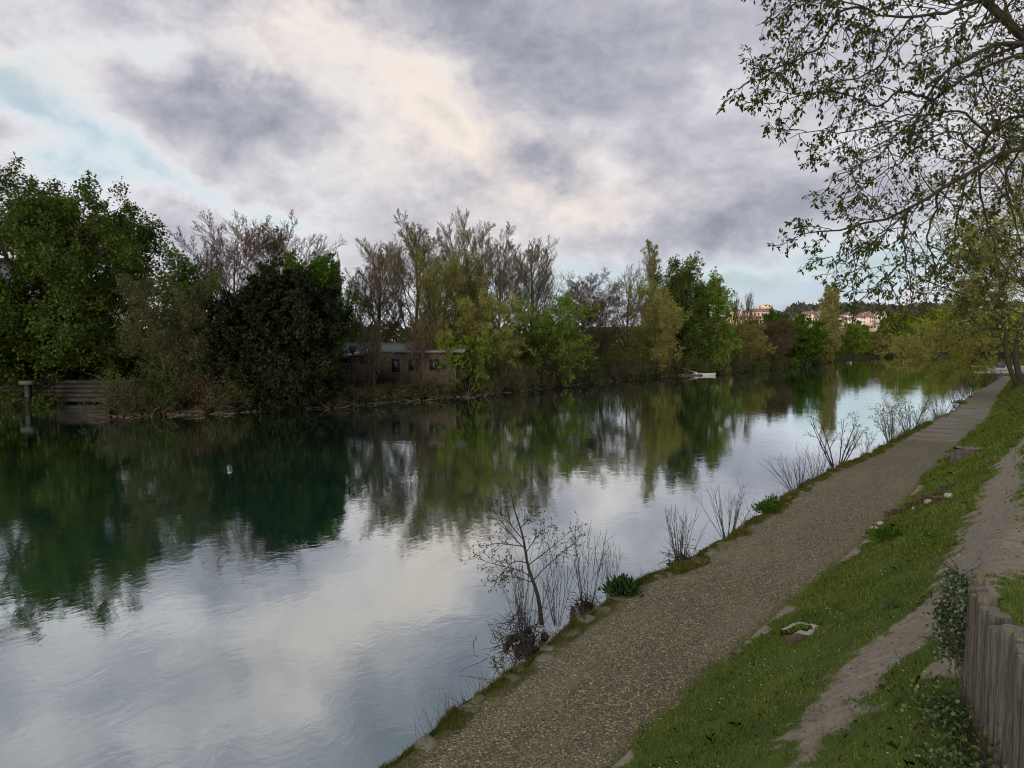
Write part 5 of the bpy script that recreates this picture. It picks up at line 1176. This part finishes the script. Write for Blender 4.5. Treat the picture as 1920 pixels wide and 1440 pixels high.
# ------------------------------------------------------------------ overhanging tree, trunk standing outside the picture at the right
tb = np.array([11.5, 8.5, 0.]); tb[2] = float(bank_z(tb[0], tb[1]))
ot = thing('overhanging_tree', tb, 'large spring tree reaching its sparse leafy branches in from the upper right', 'tree')
LB = [
 ([(2250, 330), (2100, 210), (1990, 130), (1920, 70), (1885, 34), (1843, 0), (1790, -60)], 9.5, 9.0, .13, .06),
 ([(2200, 250), (2050, 110), (1960, 80), (1920, 83), (1877, 81), (1831, 100), (1793, 121), (1772, 133), (1750, 167), (1739, 183)], 9.6, 8.4, .07, .022),
 ([(2250, 330), (2100, 180), (1970, 112), (1920, 108), (1889, 109), (1839, 125), (1810, 142), (1777, 171), (1750, 190), (1727, 200), (1714, 233), (1706, 267)], 9.6, 8.6, .06, .012),
 ([(1750, 190), (1722, 179), (1693, 169), (1668, 179), (1658, 200), (1640, 200), (1600, 184), (1560, 170), (1520, 178)], 8.7, 8.0, .026, .006),
 ([(2300, 420), (2150, 310), (2000, 265), (1920, 275), (1877, 287), (1818, 321), (1768, 350), (1727, 379), (1702, 396), (1652, 410), (1593, 425), (1543, 435), (1493, 440)], 9.8, 7.8, .08, .007),
 ([(1702, 396), (1693, 437), (1695, 487), (1710, 537), (1714, 575)], 8.4, 8.4, .022, .006),
 ([(1762, 355), (1752, 404), (1735, 450), (1752, 492), (1777, 537)], 8.8, 9.2, .022, .006),
 ([(2200, 330), (2050, 230), (1960, 212), (1920, 217), (1885, 219), (1852, 250), (1831, 287), (1835, 346), (1847, 387), (1856, 433), (1872, 500), (1875, 558)], 9.6, 9.6, .05, .008),
 ([(1960, -20), (1900, -10), (1835, 2), (1802, 15), (1760, 25), (1714, 31), (1660, 32), (1627, 17), (1570, 0)], 9.2, 8.0, .045, .010),
 ([(1627, 17), (1585, 12), (1556, 54), (1539, 87), (1497, 112), (1443, 129), (1402, 150), (1385, 167)], 8.4, 7.6, .022, .005),
 ([(1600, -30), (1543, 0), (1518, 42), (1485, 83), (1460, 121), (1440, 150)], 8.2, 7.6, .018, .005),
 ([(1714, 31), (1668, 83), (1652, 125), (1600, 150), (1550, 160), (1500, 180), (1440, 195)], 8.5, 7.6, .02, .005),
 ([(1650, -30), (1560, -20), (1500, 0), (1465, 20)], 8.0, 7.5, .02, .005),
 ([(1714, 233), (1680, 250), (1650, 290), (1610, 310), (1560, 330)], 8.5, 8.0, .016, .005),
 ([(1831, 287), (1790, 240), (1740, 260), (1690, 300), (1650, 330), (1600, 350), (1570, 370)], 9.0, 8.2, .022, .005),
 ([(1702, 396), (1650, 440), (1610, 480), (1580, 500), (1560, 480)], 8.3, 7.9, .016, .005),
 ([(1695, 487), (1660, 520), (1630, 550), (1600, 545)], 8.4, 8.0, .014, .005),
 ([(1852, 250), (1800, 200), (1760, 215), (1700, 215), (1640, 240), (1580, 250), (1530, 240), (1480, 260)], 9.2, 7.9, .022, .005),
 ([(1920, 275), (1880, 330), (1900, 400), (1915, 460), (1905, 520)], 9.8, 10.2, .025, .006),
 ([(1818, 321), (1800, 380), (1790, 430), (1800, 480), (1790, 530)], 9.3, 9.4, .018, .006),
 ([(1839, 125), (1850, 180), (1880, 240), (1885, 290)], 9.2, 9.6, .018, .006),
 ([(1990, 130), (1940, 150), (1900, 170), (1860, 200), (1845, 240)], 9.5, 9.8, .025, .006),
 ([(1843, 0), (1800, 60), (1760, 90), (1720, 100), (1690, 130)], 9.0, 8.6, .02, .006)]
K = 22
P = np.array([limb(a, y0_, y1_, tb, K) for a, y0_, y1_, *_ in LB]); rr_ = .68 * np.array([np.linspace(a, b_, K) for *_, a, b_ in LB])
P[:, 1:-1] += rng.normal(size=P[:, 1:-1].shape) * .012
mb = MB().tubes(P, rr_, 8)
trunk = np.array([[[0, 0, -.4], [.1, 0, 1.0], [.0, .1, 2.3], [.1, .3, 3.6], [-.2, .6, 5.2], [-.5, .8, 7.0]]]); mb.tubes(trunk, np.array([[.5, .38, .34, .3, .22, .14]]), 12)
# join every limb that starts off to the right to the trunk
for i, (a, y0_, *_r) in enumerate(LB):
    if a[0][0] >= 1955:
        s0 = P[i, 0]; e = trunk[0, 3] if s0[2] < 3.2 else trunk[0, 4]; mid = (s0 + e) / 2 + np.array([0, 0, -.1]); mb.tubes(np.array([[e, mid, s0]]), np.array([[_r[1] * 1.6, _r[1] * 1.2, _r[1]]]), 8)
lv0 = dict(p=P, t=nrm(np.gradient(P, axis=1)), r=rr_, L=np.full(len(LB), 1.0))
segL = np.linalg.norm(np.diff(P, axis=1), axis=2).sum(1)
# visible part only, denser on longer limbs
l1s = []
for i in range(len(LB)):
    one = dict(p=P[i:i + 1], t=lv0['t'][i:i + 1], r=rr_[i:i + 1], L=np.array([1.35]))
    l1s.append(spawn(one, int(segL[i] * 4.3) + 3, .12 if segL[i] > 4 else .02, 1, (30, 75), .62, .62, .5, 7, .16, -.04, .005))
l1 = {k: np.concatenate([q[k] for q in l1s]) for k in l1s[0]}
l2 = spawn(l1, 5, .12, 1, (25, 65), .42, .3, .6, 5, .18, -.09, .0035); l3 = spawn(l2, 2, .3, 1, (25, 60), .5, .2, .7, 4, .2, -.15, .0022)
mb.tubes(l1['p'], l1['r'], 5); mb.build('trunk', TWIG, ot)
mb = MB().tubes(l2['p'], l2['r'], 4).tubes(l3['p'], l3['r'], 3)
for lvx, nn in ((l3, 1), (l2, 1)):
    # tufts of young drooping leaves
    leaf_on(mb, lvx, nn, .060, .42, .012, .55, 1, t0=.8, tuft=4)
mb.build('crown', [TWIG, L_NEAR], ot)
